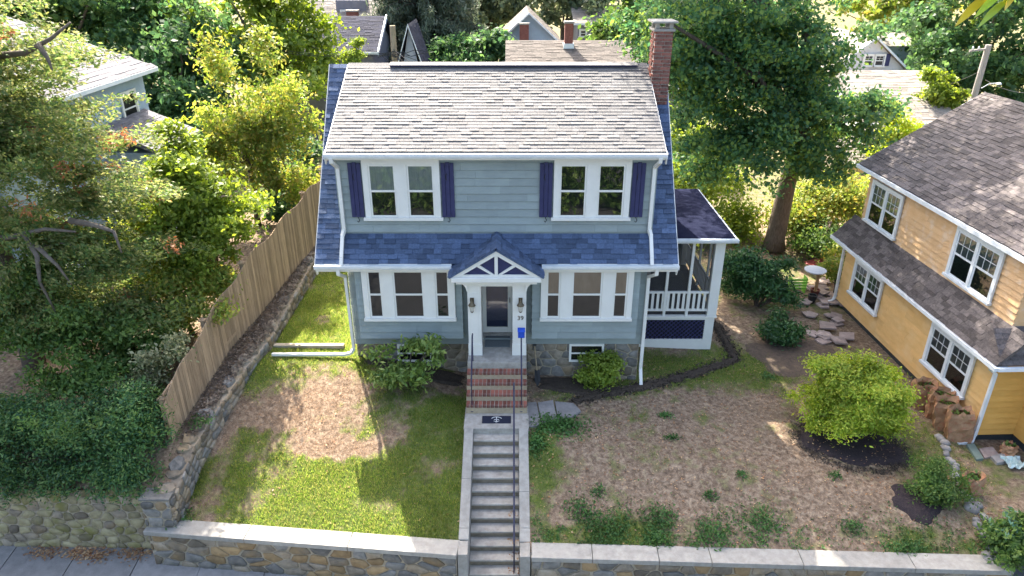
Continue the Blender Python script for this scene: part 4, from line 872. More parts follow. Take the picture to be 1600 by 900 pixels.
# ------------------------------------------------------------------ utility poles and wires
polew = M('pole_wood', [(.22, .17, .11), (.36, .29, .20)], .9, 6, .4, 30, stretch=(4, 4, .4)); greyp = M('grey_pole_wood', [(.28, .25, .23), (.40, .37, .34)], .9, 6, .4, 30, stretch=(4, 4, .4))
p = at(613, 40, y=15); up1 = thing('utility_pole', 'plain wooden utility pole rising behind the ridge with bundled wires', 'pole', (p.x, 15, .5))
MB().tube([(p.x, 15, .2), (p.x, 15, p.z)], [.15, .12], 10).build('pole', polew, up1)
zc = at(613, 86, y=15).z
for k, (dx, dz) in enumerate(((-6.5, .15), (-6, -.1), (-4, .0), (3.4, -1.6), (5, -1.9))):
    pts = [(p.x + dx * t, 15 - .12 + (2.0 * t if dx < 0 else -6 * t), zc + .06 * k + dz * t - .35 * 4 * t * (1 - t) * .5) for t in np.linspace(0, 1, 10)]
    MB().tube(pts, .012, 4).build('wire', black, up1)
r = random.Random(2); 
for k in range(9): c0 = Vector((p.x + r.uniform(-1.3, .6), 14.8, zc + r.uniform(-.12, .1))); MB().tube([c0, c0 + Vector((r.uniform(.2, .6), 0, r.uniform(-.15, .2))), c0 + Vector((r.uniform(.7, 1.2), 0, r.uniform(-.2, .2)))], .018, 4).build('wire', black, up1)
a, b_ = at(1545, 70, y=22), at(1515, 175, y=22)
up2 = thing('utility_pole', 'leaning grey utility pole with street lamp above the yellow roof', 'pole', (b_.x, 22, 0))
d = (a - b_).normalized(); MB().tube([b_ - d * 4.2, a], [.19, .15], 10).build('pole', greyp, up2)
c = at(1536, 78, y=22); MB().bar(c - Vector((.7, 0, .05)), c + Vector((.25, 0, .05)), .09).build('crossarm', greyp, up2)
for dx in (-.55, -.25, .15): MB().lathe(c + Vector((dx, 0, .05)), [(.05, 0), (.05, .08), (.02, .14)], 6).build('insulator', trimw, up2)
c = at(1533, 138, y=22); lm = MB().tube([c, c + Vector((.3, -.1, .25)), c + Vector((.6, -.2, .3))], .025, 6).build('lamp_arm', trimw, up2); MB().lathe(c + Vector((.72, -.25, .22)), [(.06, 0), (.14, .04), (.1, .1), (.03, .13)], 8).build('lamp_head', trimw, up2)
for (s, e) in (((1534, 110), (1455, 132)), ((1528, 140), (1455, 120)), ((1540, 125), (1600, 137)), ((1532, 142), (1450, 145))):
    A, B = at(*s, y=21.9), at(*e, y=24); B = A + (B - A) * 1.6
    MB().tube([A.lerp(B, t) - Vector((0, 0, .3 * 4 * t * (1 - t))) for t in np.linspace(0, 1, 8)], .014, 4).build('wire', greyp, up2)
# ------------------------------------------------------------------ yard things on the right
def bag(px, py, z, h, w_, d, yaw, lean, label, group, seed, openm=True):
    r = random.Random(seed); c = at(px, py, z); c.z = H(c.x, c.y); t = thing('leaf_bag', label, 'leaf bag', c, group)
    n = 16; rings = 7; vs = []; T = Matrix.Translation(c) @ Matrix.Rotation(yaw, 4, 'Z') @ Matrix.Rotation(lean, 4, 'Y')
    for j in range(rings):
        f = j / (rings - 1); b = 1 + .16 * math.sin(f * 2.6) - .16 * f
        for k in range(n):
            a = 2 * math.pi * k / n; cx, sy = math.cos(a), math.sin(a); sq = 1 / max(abs(cx), abs(sy)) ** .75
            vs.append(T @ Vector((w_ / 2 * cx * sq * b + r.uniform(-.035, .035), d / 2 * sy * sq * b + r.uniform(-.035, .035), h * f + (r.uniform(-.07, .05) if j == rings - 1 else 0))))
    fs = [(j * n + k, j * n + (k + 1) % n, (j + 1) * n + (k + 1) % n, (j + 1) * n + k) for j in range(rings - 1) for k in range(n)]
    for k in range(n): vs.append(T @ Vector((0.8 * (w_ / 2) * math.cos(2 * math.pi * k / n), .8 * d / 2 * math.sin(2 * math.pi * k / n), h * .86)))
    fs += [((rings - 1) * n + k, (rings - 1) * n + (k + 1) % n, rings * n + (k + 1) % n, rings * n + k) for k in range(n)] + [tuple(reversed(range(n)))]
    MB().add(vs, fs).build('bag', paperbag, t)
    P = np.array([T @ Vector((r.gauss(0, w_ * .22), r.gauss(0, d * .22), h * r.uniform(.78, .96))) for _ in range(45)])
    BAGF.append((P, t)); return t
BAGF = []
for k, (px, py, lb) in enumerate(((1440, 634, 'brown paper leaf bag farthest along the yellow wall, full of green clippings'), (1463, 650, 'second paper leaf bag from the far end of the row by the yellow wall'), (1478, 668, 'third paper leaf bag in the row by the yellow wall'), (1497, 684, 'nearest and largest paper leaf bag in the row by the yellow wall'))):
    bag(px, py, -.5, .82 + .03 * k, .56, .42, rnd.uniform(-.5, .5), rnd.uniform(-.2, .1), lb, 'leaf bags along the yellow wall', 200 + k)
bag(1512, 782, -.7, .55, .42, .3, .3, -.15, 'open orange-brown paper leaf bag standing alone by the row of stones', None, 210)
bag(1572, 712, -.6, .34, .34, .3, .6, .1, 'small crumpled brown paper bag beside the yellow house corner', None, 211)
def slabt(name, poly, z, th, mat, label, cat, group=None):
    P = [at(a, b, z) for a, b in poly]; zm = max(H(p.x, p.y) for p in P) + .01
    return tag(MB().prism([(p.x, p.y, zm - .1) for p in P], (0, 0, .1 + th)).bevel(name, mat, w=.008, seg=1), label, cat, group)
slabt('green_board', [(1508, 700), (1520, 698), (1535, 722), (1524, 724)], -.6, .05, M('grey_green_paint', (.16, .21, .18), .7, 5), 'grey-green board on the ground below the white downspout', 'board')
slabt('paving_slab', [(1528, 705), (1549, 702), (1560, 715), (1537, 720)], -.6, .04, pinkflag, 'pink slab lying nearest the grey-green board', 'slab')
slabt('paving_slab', [(1546, 718), (1566, 713), (1575, 726), (1556, 729)], -.6, .07, flag, 'pale grey slab beside the crumpled plastic sheet', 'slab')
ps = at(1583, 728, -.6); r = random.Random(4)
vs = [(ps.x + (i - 4) * .06 + r.uniform(-.02, .02), ps.y + (j - 3) * .07 + r.uniform(-.02, .02), H(ps.x, ps.y) + .03 + r.uniform(0, .14)) for j in range(7) for i in range(9)]
tag(MB().add(vs, [(j * 9 + i, j * 9 + i + 1, j * 9 + i + 10, j * 9 + i + 9) for j in range(6) for i in range(8)]).build('plastic_sheet', M('pale_green_plastic', [(.35, .5, .46), (.6, .68, .66)], .35, 8)), 'crumpled pale green plastic sheet near the yellow house', 'plastic sheet')
vb = at(1557, 672, -.5)
# edging stones
r = random.Random(12); k = 0
EP = [(1463, 628), (1448, 660), (1460, 690), (1478, 715), (1490, 742), (1500, 770), (1510, 795), (1527, 818), (1540, 838), (1552, 860), (1558, 872)]
for (a, b), (c, d) in zip(EP[2:], EP[3:]):
    for i in range(5):
        t = (i + r.random() * .6) / 5; p = at(a + (c - a) * t + r.uniform(-10, 10), b + (d - b) * t, -.65); p.z = H(p.x, p.y) + .03; s = r.uniform(.06, .12)
        m = MB(); n = 8; m.add([(p.x + s * 1.2 * q * math.cos(2 * math.pi * j / n) * r.uniform(.85, 1.1), p.y + s * q * math.sin(2 * math.pi * j / n) * r.uniform(.85, 1.1), p.z + zz * s) for q, zz in ((.9, -.5), (1, .15), (.6, .6)) for j in range(n)] + [(p.x, p.y, p.z + s * .72)],
              [(l * n + j, l * n + (j + 1) % n, l * n + n + (j + 1) % n, l * n + n + j) for l in range(2) for j in range(n)] + [(2 * n + j, 2 * n + (j + 1) % n, 3 * n) for j in range(n)])
        tag(m.build('edging_stone', flag, smooth=True), 'small rounded stone in the edging row at the right of the dry lawn', 'stone', 'edging stones at the right of the lawn')
# broken slabs of the side path
for i in range(34):
    t = r.random(); px = 1262 + 52 * t + r.uniform(-26, 26) * (1 - .3 * t); py = 535 - 105 * r.random(); px -= (py - 480) * -.15; p = at(px, py, -.3); p.z = H(p.x, p.y); s = r.uniform(.18, .36); a0 = r.random() * 6; n = r.choice((4, 4, 5))
    c = [(p.x + s * math.cos(a0 + 2 * math.pi * j / n) * r.uniform(.7, 1.2), p.y + s * math.sin(a0 + 2 * math.pi * j / n) * r.uniform(.7, 1.2), p.z + .004 * i + r.uniform(.0, .03)) for j in range(n)]
    tag(MB().prism(c, (0, 0, .05)).build('path_slab', pinkflag), 'broken pinkish slab of the littered path beside the yellow house', 'slab', 'broken slabs of the side path')
p = at(1274, 455, -.2); tb = thing('garden_stand', 'small wooden stand with round white top behind the large shrub', 'stand', p)
MB().tube([p, p + Vector((0, 0, .8))], .06, 7).build('leg', M('stand_wood', (.35, .2, .09), .7, 5), tb); MB().lathe(p + Vector((-.15, 0, .8)), [(.36, 0), (.38, .05), (.25, .1), (.08, .13)], 18).build('top', whitewall, tb)
for k, (px, py) in enumerate(((1274, 452), (1270, 462))):
    q = at(px, py, -.2); q.z = H(q.x, q.y); pt = thing('plant_pot', ('dark red plant pot behind the large shrub', 'black plant pot in front of the dark red one')[k], 'pot', q); MB().lathe(q, [(.11, 0), (.16, .26), (.17, .3), (.13, .3), (.12, .24)], 12).build('pot', (M('dark_red_clay', (.14, .04, .03), .7, 5), black)[k], pt)
q = at(1246, 455, -.2); lime = M('lime_plastic', (.22, .5, .06), .5, 5); cr = thing('lime_crate', 'lime green slatted crate half behind the large shrub', 'crate', q)
for j in range(4): MB().box(q.x - .3, q.x + .3, q.y - .02, q.y + .02, q.z + .08 + j * .11, q.z + .15 + j * .11).build('slat', lime, cr)
for sx in (-.28, .26): MB().box(q.x + sx, q.x + sx + .03, q.y + .021, q.y + .3, q.z - .1, q.z + .52).build('side', lime, cr)
q = at(1298, 402, -.2); rr_ = MB(); r = random.Random(3)
tag(MB().add([(q.x + .9 * math.cos(a) * (1 + .2 * math.sin(3 * a)) * f, q.y + .5 * math.sin(a) * f, H(q.x, q.y) + .05 + .25 * (1 - f) + r.uniform(0, .1)) for f in (1, .6, .2) for a in np.linspace(0, 6.28, 12, endpoint=False)], [(l * 12 + j, l * 12 + (j + 1) % 12, l * 12 + 12 + (j + 1) % 12, l * 12 + 12 + j) for l in range(2) for j in range(12)] + [tuple(range(24, 36))]).build('red_tarp', M('red_tarp', [(.28, .05, .05), (.45, .09, .08)], .6, 8)), 'crumpled red tarp on the sunny ground behind the path', 'tarp')
# ------------------------------------------------------------------ vegetation
RNG = np.random.default_rng(11)
def unit(a): return a / np.maximum(1e-6, np.linalg.norm(a, axis=1, keepdims=True))
def leafgeo(P, L, W, up=.5, out=None, outw=.6, hang=0., axis=None, jit=.45):
    n = len(P); nrm = RNG.normal(size=(n, 3)); nrm = unit(nrm); nrm[:, 2] += up
    if out is not None: nrm += outw * out
    nrm = unit(nrm)
    a = RNG.normal(size=(n, 3)) if axis is None else axis + .45 * RNG.normal(size=(n, 3))
    a[:, 2] -= hang; a = a - nrm * np.sum(a * nrm, 1, keepdims=True); a = unit(a); b = np.cross(nrm, a)
    l = (L * RNG.uniform(1 - jit, 1 + jit, (n, 1))); w2 = l * (W / L) * .5
    v = np.empty((n, 4, 3)); v[:, 0] = P - a * l * .5; v[:, 1] = P + b * w2 + a * l * .05 - nrm * l * .06; v[:, 2] = P + a * l * .5 - nrm * l * .12; v[:, 3] = P - b * w2 + a * l * .05 - nrm * l * .06
    return v.reshape(-1, 3)
def leafobj(name, V, mat, parent, kind='stuff'):
    n = len(V) // 4; me = npmesh(name, V, np.arange(n * 4).reshape(n, 4), mat); return tag(objmesh(name, me, parent), kind=kind)
def clusters(blobs, n, surf=.45, low=-.9, bough=7):
    """cluster centres near the surface of lumpy ellipsoids: (centre, radii, weight)."""
    w_ = np.array([b[2] if len(b) > 2 else b[1][0] * b[1][2] for b in blobs], float); w_ /= w_.sum(); C = []; O = []
    for (b, k) in zip(blobs, RNG.multinomial(n, w_)):
        d = unit(RNG.normal(size=(k * 2 + 8, 3))); d = d[d[:, 2] > low][:k]; r = RNG.uniform(0, 1, (len(d), 1)) ** surf
        ph = RNG.uniform(0, 6, 6); lump = 1 + .18 * np.sin(5 * d[:, :1] + ph[0]) + .18 * np.sin(6 * d[:, 1:2] + ph[1]) + .14 * np.sin(7 * d[:, 2:] + ph[2])
        q = d * r * lump
        if bough and k > 20:
            ns = max(6, int(k / bough)); j_ = RNG.integers(0, ns, len(q)); q = q[:ns][j_] * RNG.uniform(.86, 1.06, (len(q), 1)) + RNG.normal(size=q.shape) * np.array([[.115, .115, .08]]); d = unit(q)
        C.append(np.array(b[0]) + q * np.array(b[1])); O.append(d)
    return np.vstack(C), np.vstack(O)
def foliage(name, blobs, ncl, per, rc, L, W, mat, parent, up=.5, flat=.6, surf=.4, hang=.0, low=-.9, outw=.6, bough=7):
    C, O = clusters(blobs, ncl, surf, low, bough); P = np.repeat(C, per, 0); O = np.repeat(O, per, 0)
    sc = np.repeat(RNG.uniform(.6, 1.4, (len(C), 1)), per, 0)
    g = RNG.normal(size=P.shape) * rc * sc; g[:, 2] *= flat
    P = P + g; return leafobj(name, leafgeo(P, L, W, up, O, outw, hang), mat, parent), C
def limbs(parent, base, fork, targets, r0, mat, rl=.35, bend=.25, n=10):
    base = Vector(base); fork = Vector(fork); r = random.Random(int(base.x * 100))
    mid = base.lerp(fork, .5) + Vector((r.uniform(-.1, .1), r.uniform(-.1, .1), 0))
    MB().tube([base - Vector((0, 0, .3)), base + Vector((0, 0, .15)), mid, fork], [r0 * 1.35, r0 * 1.08, r0 * .9, r0 * .75], n).build('trunk', mat, parent, smooth=True)
    for t in targets:
        t = Vector(t); a = fork.lerp(base, r.uniform(0, .35)); m1 = a.lerp(t, .4) + Vector((r.uniform(-bend, bend), r.uniform(-bend, bend), bend * 1.3)); m2 = a.lerp(t, .75) + Vector((r.uniform(-bend, bend), r.uniform(-bend, bend), bend * .5))
        MB().tube([a, m1, m2, t], [r0 * rl * 1.4, r0 * rl, r0 * rl * .6, r0 * rl * .2], 7).build('limb', mat, parent, smooth=True)
def tree(name, label, base, fork, blobs, ncl, per, rc, L, W, mat, r0=.2, bmat=None, cat='tree', group=None, nl=6, **k):
    t = thing(name, label, cat, base, group); o, C = foliage('crown', blobs, ncl, per, rc, L, W, mat, t, **k)
    pick = C[RNG.choice(len(C), min(nl, len(C)), replace=False)]
    limbs(t, base, fork, [tuple(p) for p in pick], r0, bmat or bark); return t
g_maple = LEAF('maple_leaf', [(.035, .09, .045), (.06, .135, .06), (.10, .185, .06), (.17, .24, .05)], .5)
g_dark = LEAF('dark_leaf', [(.03, .075, .034), (.058, .12, .045), (.10, .175, .055)], .48)
g_mid = LEAF('mid_leaf', [(.045, .095, .025), (.08, .15, .035), (.14, .20, .05)], .42)
g_yel = LEAF('yellow_green_leaf', [(.09, .16, .025), (.15, .21, .038), (.23, .27, .055), (.30, .25, .06)], .45)
g_bright = LEAF('bright_leaf', [(.09, .15, .02), (.15, .21, .03), (.21, .26, .045)], .42)
g_lime = LEAF('lime_leaf', [(.13, .21, .018), (.21, .30, .03), (.30, .38, .045), (.36, .36, .05)], .38)
g_ced = LEAF('cedar_leaf', [(.05, .105, .035), (.10, .155, .045), (.16, .195, .06), (.23, .225, .09), (.065, .14, .04)], .45)
g_brown = LEAF('dead_needle', [(.25, .10, .04), (.36, .16, .07), (.2, .12, .06)], .3)
g_yew = LEAF('yew_needle', [(.022, .062, .03), (.042, .11, .04), (.075, .155, .042), (.12, .18, .05)], .25)
g_spr = LEAF('spruce_needle', [(.055, .08, .055), (.095, .125, .08), (.16, .17, .12)], .3)
g_rho = LEAF('rhododendron_leaf', [(.08, .14, .03), (.14, .21, .045), (.22, .28, .07)], .25, rough=.4)
g_rhod = LEAF('dark_rhododendron_leaf', [(.02, .06, .022), (.038, .10, .03), (.06, .135, .04)], .25, rough=.4)
g_hol = LEAF('pale_edged_leaf', [(.06, .09, .03), (.18, .19, .09), (.28, .27, .15), (.05, .08, .03)], .25)
g_grey = LEAF('hazy_leaf', [(.05, .075, .045), (.09, .12, .06), (.15, .17, .085)], .35)
def at_b(px, py, y, rx, ry, rz):
    p = at(px, py, y=y); return ((p.x, p.y, p.z), (rx, ry, rz))
# --- big maple on the right
b0 = at(1210, 378, .0)
tree('maple_tree', 'huge dark green maple with bare trunk between the two houses', b0, b0 + Vector((.35, 0, 5.0)),
     [at_b(1050, 75, 10.5, 1.9, 2.3, 2.2), at_b(1105, 140, 10, 2.4, 2.4, 2.1), at_b(1230, 90, 10, 2.5, 2.8, 2.6), at_b(1295, 190, 9.6, 1.8, 2.3, 2.0), at_b(1185, 215, 9.2, 2.5, 2.4, 1.6), at_b(1275, 262, 9.2, 1.6, 1.6, .9), at_b(1110, 255, 9.8, 1.5, 1.5, 1.1), at_b(1150, 20, 10.5, 3.9, 4, 2.4), at_b(1180, 100, 11.5, 3.0, 2, 2.4), at_b(1100, 50, 12, 2.6, 2, 2.2), at_b(1352, 175, 9.6, .8, 1.0, .8), ((7.6, 12.4, 15.3), (6.8, 6.2, 5.6), 20), ((4.5, 10.5, 16), (3.1, 3.3, 4.2), 22), ((3.4, 9.6, 18.6), (2.0, 2.5, 2.5), 14), ((3.2, 9.8, 17), (1.3, 2.0, 2.6), 14)],  # unseen upper blobs of the crown are shaped to shade the right lawn
     1750, 120, .32, .155, .11, g_maple, .36, nl=12, surf=.5, flat=.5, hang=.25, bough=2.6)
# --- neighbours' garden on the left
cb = Vector((-12.4, -.6, .2)); cd = thing('cedar_tree', 'ragged olive-green cedar with bare grey limbs and brown tips at left', 'tree', cb)
cbl = [((-12.0, -.4, 8.2), (3.2, 2.2, 2.2)), ((-10.7, -.6, 6.6), (2.2, 1.9, 1.3)), ((-9.6, -.3, 5.6), (1.5, 1.5, .8)), ((-11.6, -.6, 4.7), (2.7, 1.8, 1.0)), ((-9.4, -.7, 4.1), (1.5, 1.2, .7)), ((-11.0, -1.0, 3.0), (2.6, 1.5, .8)), ((-9.2, -.8, 2.6), (1.2, 1.1, .6)), ((-12.6, -1.2, 10.5), (2.6, 2, 2))]
C, O = clusters(cbl, 2500, .5, bough=4.5); per = 60
P = np.repeat(C, per, 0); ax = unit(np.repeat(C - np.array([[-12.4, -.6, 0]]) * np.array([[1, 1, 0]]) - C * np.array([[0, 0, 1]]), per, 0)); g = RNG.normal(size=P.shape) * .12; g[:, 2] *= .6
P = P + g + ax * RNG.uniform(-.2, .2, (len(P), 1)); leafobj('foliage', leafgeo(P, .11, .045, .6, None, 0, .1, ax), g_ced, cd)
C2, _ = clusters(cbl, 34, .3); P = np.repeat(C2, 60, 0) + RNG.normal(size=(34 * 60, 3)) * .12; leafobj('dead_foliage', leafgeo(P, .12, .035, .3), g_brown, cd)
MB().tube([cb, cb + Vector((.1, .1, 3)), cb + Vector((-.1, 0, 6)), cb + Vector((0, 0, 10))], [.3, .25, .2, .1], 10).build('trunk', palebark, cd, smooth=True)
r = random.Random(21)
def limb_px(pts, r0, y0=-.9):
    P = [at(a, b, y=y) for a, b, y in pts]; MB().tube(P, [r0 * (1 - .75 * i / (len(P) - 1)) for i in range(len(P))], 7).build('limb', palebark, cd, smooth=True)
limb_px([(-20, 375, -1.3), (20, 370, -1.5), (70, 358, -1.6), (118, 362, -1.7)], .09); limb_px([(40, 368, -1.6), (58, 400, -1.9), (62, 440, -2.0), (88, 490, -2.0)], .075); limb_px([(58, 385, -1.8), (90, 415, -2.0), (112, 445, -2.0)], .06)
limb_px([(110, 345, -1.4), (150, 352, -1.6), (178, 362, -1.8), (190, 395, -1.9)], .08); limb_px([(-10, 88, -.8), (40, 82, -1.2), (80, 60, -1.4), (110, 35, -1.4)], .08); limb_px([(60, 70, -1.4), (74, 90, -1.5), (82, 110, -1.6)], .07)
for k in range(40):
    c = C[r.randrange(len(C))]; q = Vector(c); hub = Vector((-12.3, -.5, max(1.0, q.z - r.uniform(.2, 1.2)))); MB().tube([hub.lerp(q, .25), hub.lerp(q, .65) + Vector((0, 0, .2)), q], [.05, .03, .01], 5).build('limb', palebark, cd)
p = at(400, 330, y=8.0); tree('yellow_green_tree', 'upright yellow-green young tree left of the blue house', (p.x, 8, 1.8), (p.x, 8, 4.2), [at_b(395, 150, 8, 1.6, 1.4, 2.0), at_b(345, 215, 7.6, 1.7, 1.4, 1.4), at_b(450, 190, 8.4, 1.5, 1.4, 1.5), at_b(410, 270, 7.8, 2.1, 1.6, 1.0), at_b(340, 100, 8, .5, .5, .9), at_b(480, 290, 8.5, .9, 1, .8)], 430, 46, .20, .15, .075, g_yel, .1, nl=14, up=.3, flat=1.2, surf=.5)
p = at(330, 420, y=1.6); tree('leafy_small_tree', 'dense bright green small tree just behind the fence', (p.x, 1.9, 1.3), (p.x, 1.9, 2.4), [at_b(312, 330, 1.8, 1.4, 1.2, 1.35), at_b(285, 270, 2.2, 1.0, .9, .9), at_b(368, 345, 1.9, .5, .7, .8), at_b(318, 390, 1.0, .9, .7, .6)], 430, 50, .2, .15, .085, g_bright, .1, nl=8, flat=.5)
p = at(225, 400, y=1.0); tree('mid_green_shrub', 'loose mid-green shrub between the cedar and the fence', (-8.6, .6, 1.1), (-8.6, .6, 1.8), [at_b(320, 440, 1.0, .9, .8, .7), at_b(270, 400, 1.2, 1.0, .9, .8), at_b(230, 350, 1.6, 1.1, 1.0, .9), at_b(240, 450, .2, 1.0, .9, .7), at_b(290, 490, -.3, .8, .7, .6), at_b(345, 440, .9, .5, .6, .5), at_b(200, 500, -.6, .9, .7, .6)], 460, 44, .2, .13, .06, g_yel, .07, cat='shrub', nl=6)
p = at(120, 520, y=-1.6); tree('dark_green_shrub', 'dark green leafy shrub under the cedar limbs above the hedge', (p.x, -1.4, .4), (p.x, -1.4, 1.0), [at_b(60, 520, -1.8, 1.3, 1, .7), at_b(160, 520, -1.6, 1.2, .9, .7), at_b(20, 450, -1.4, .9, .9, .7), at_b(120, 580, -2.2, 1.2, .8, .5), at_b(215, 560, -1.4, .8, .6, .55), at_b(180, 595, -2.1, .8, .5, .4), at_b(250, 520, -1.0, .7, .6, .5)], 470, 44, .2, .12, .055, g_mid, .06, cat='shrub', nl=6)
p = at(235, 610, y=-2.2); tree('pale_leaf_shrub', 'shrub with pale glossy leaves by the near end of the fence', (p.x, -2.0, .6), (p.x, -2.0, 1.0), [at_b(240, 570, -2.1, .55, .5, .45), at_b(205, 600, -2.4, .55, .5, .4), at_b(270, 545, -1.9, .35, .4, .4)], 130, 34, .13, .10, .05, g_hol, .04, cat='shrub', nl=5)
# hedge spilling over the cobble wall
hg = thing('yew_hedge', 'dark clipped yew hedge on top of the cobblestone wall', 'hedge', (-9.8, -3.6, .05))
hb_ = [((-12.6, -3.4, .75), (1.2, .95, .85)), ((-11.3, -3.45, .8), (1.1, .95, .85)), ((-10.1, -3.5, .85), (1.1, .95, .9)), ((-9.0, -3.55, .9), (1.0, .95, .95)), ((-8.2, -3.5, .95), (.75, .95, 1.0)), ((-9.6, -4.38, .22), (2.0, .35, .42)), ((-12, -4.35, .25), (1.6, .35, .4)), ((-8.3, -4.3, .35), (.6, .3, .45))]
foliage('foliage', hb_, 1050, 56, .14, .085, .032, g_yew, hg, up=.35, flat=.7, surf=.28, bough=0)
foliage('upper_foliage', [(b[0], tuple(q * 1.02 for q in b[1])) for b in hb_[:5]], 90, 34, .12, .09, .03, g_mid, hg, up=.4, surf=.12, low=.1)  # lighter green leaves over the upper side of the hedge
for x in np.arange(-12.8, -8, .8): MB().tube([(x, -3.5, .0), (x + .05, -3.45, .5), (x - .05, -3.5, .9)], [.05, .04, .02], 6).build('stem', bark, hg)
# background trees
def bg(name, label, px, py, y, r_, rz, mat, n=330, per=46, L=.36, group='trees beyond the gardens', extra=(), zb=.5, **k):
    p = at(px, py, y=y); bl = [((p.x, y, p.z), (r_, r_ * .8, rz))] + [at_b(*e) for e in extra]
    return tree(name, label, (p.x, y, zb), (p.x, y, max(zb + 1, p.z - rz * .6)), bl, n, per, min(.36, r_ * .2), L, L * .62, mat, min(.22, r_ * .08), group=group, nl=7, **k)
bg('broad_tree', 'broad dark green tree right of the pale blue hip-roofed house', 265, 80, 17, 4.2, 4.6, g_dark, 560, 50, .27, extra=((230, 170, 15, 3, 2.5, 2.6), (300, 220, 14, 2.4, 2, 1.6), (170, 30, 19, 3.5, 3, 3)))
bg('broad_tree', 'yellow-green tree in front of the navy-roofed house', 430, 40, 19.5, 2.9, 3.2, g_bright, 420, 48, .25, extra=((370, 20, 20, 2.6, 2.5, 3), (475, 15, 20, 1.5, 1.5, 1.4), (420, 110, 18, 2.6, 2, 1.6)))
bg('broad_tree', 'dark tree at the upper left corner behind the cedar', 60, 10, 18, 4.5, 4.5, g_mid, 380, 46, .28, extra=((150, 20, 20, 3, 3, 3.5),))
bg('broad_tree', 'hazy tree at the top edge between the spruce and the maple', 880, -10, 46, 5.0, 3.6, g_grey, 260, 44, .42, extra=((820, 5, 48, 3, 3, 2.4), (940, -20, 44, 4, 4, 3)))
bg('broad_tree', 'tall dark hazy tree filling the upper right corner', 1530, 40, 31, 5.6, 6.0, g_dark, 620, 50, .33, extra=((1470, 110, 29, 3.4, 3, 3.2), (1590, 130, 30, 4, 3, 3.5), (1430, 40, 34, 3.4, 3, 3.6)))
bg('broad_tree', 'sunlit yellow-green tree above the white gabled house', 1420, 10, 41, 4.4, 3.0, g_yel, 300, 44, .36, extra=((1475, 20, 40, 3, 3, 3), (1385, -10, 42, 3, 3, 2.5)))
bg('broad_tree', 'pale hazy tree at the top edge left of the spruce', 600, -30, 52, 7, 4.5, g_grey, 300, 44, .45)
bg('broad_tree', 'hazy tree behind the brown roof near the maple', 985, 30, 33, 2.6, 3.2, g_mid, 220, 44, .33)
bg('broad_tree', 'hazy tree at the top edge right of the spruce', 755, 0, 50, 4.5, 4.0, g_grey, 260, 44, .42)
bg('dark_shrubs', 'dark shrubs behind the middle of the ridge under the spruce', 725, 92, 26, 2.6, .9, g_dark, 200, 46, .25, group=None, cat='shrub', extra=((770, 80, 27, 1.2, 1, 1.0),))
bg('dark_shrubs', 'dark shrubs in shade behind the far end of the wooden fence', 462, 290, 9.6, 1.2, .8, g_dark, 150, 46, .16, group=None, cat='shrub', zb=1.6, extra=((485, 250, 11, .9, .9, .9), (430, 320, 8.4, .9, .8, .6)))
bg('garden_tree', 'green bushy tree by the wooden fence below the utility pole lamp', 1463, 152, 22, 1.0, 1.2, g_bright, 170, 44, .2, group=None)
bg('arborvitae', 'bright green pointed arborvitae left of the yellow roof', 1400, 205, 14.5, .85, 1.3, g_lime, 200, 44, .12, group=None, zb=-.4, extra=((1388, 238, 14.3, .9, .8, .8),))
bg('arborvitae', 'small green arborvitae tip peeking over the left ridge', 552, 88, 13, .45, .55, g_bright, 70, 44, .1, group=None, zb=.8)
bg('under_tree', 'small leafy tree under the left side of the maple', 1100, 300, 13, 1.9, 2.2, g_bright, 300, 46, .17, group=None, zb=0, extra=((1090, 200, 14, 1.6, 1.5, 1.6), (1140, 350, 11.5, 1.2, 1, .9), (1085, 370, 10.5, 1.1, 1, .8)))
bg('forsythia', 'loose yellow-green bush in sun behind the maple trunk', 1275, 325, 12, 1.9, 1.0, g_yel, 330, 46, .14, group=None, zb=-.2, cat='shrub', extra=((1320, 300, 12.5, 1.2, 1, .9), (1235, 345, 11.5, 1.0, .8, .6)))
bg('green_shrub', 'low green shrub growing under the forsythia', 1285, 368, 10.6, 1.6, .5, g_mid, 160, 44, .13, group=None, zb=-.2, cat='shrub')
bg('yellow_weeds', 'tall yellowing weeds beside the far corner of the yellow house', 1310, 430, 6.6, .7, .45, g_yel, 130, 40, .12, group=None, zb=-.4, cat='weeds', extra=((1325, 395, 8.5, .8, .7, .4),))
# spruce
ps_ = at(662, 60, y=31); sp = thing('spruce_tree', 'tall grey-green drooping spruce behind the ridge of the blue house', 'tree', (ps_.x, 31, .3))
MB().tube([(ps_.x, 31, 0), (ps_.x, 31, 16)], [.4, .15], 10).build('trunk', bark, sp)
PP = []; AX = []
for k in range(170):
    z = RNG.uniform(1.5, 11); a = RNG.uniform(0, 6.28); ln = RNG.uniform(.6, 1) * (6.0 - .25 * z); d = np.array([math.cos(a), math.sin(a), 0]); q = np.array([ps_.x, 31, z])
    tip = q + d * ln + np.array([0, 0, -.12 * ln]); MB().tube([tuple(q), tuple((q + tip) / 2 + np.array([0, 0, .15])), tuple(tip)], [.07, .04, .015], 4).build('limb', bark, sp)
    m_ = int(700 * ln / 4); t = RNG.uniform(.15, 1, (m_, 1)); pts = q + (tip - q) * t + RNG.normal(size=(m_, 3)) * .12; pts[:, 2] -= RNG.exponential(.38, m_); PP.append(pts)
leafobj('foliage', leafgeo(np.vstack(PP), .38, .08, .2, None, 0, 1.6), g_spr, sp)
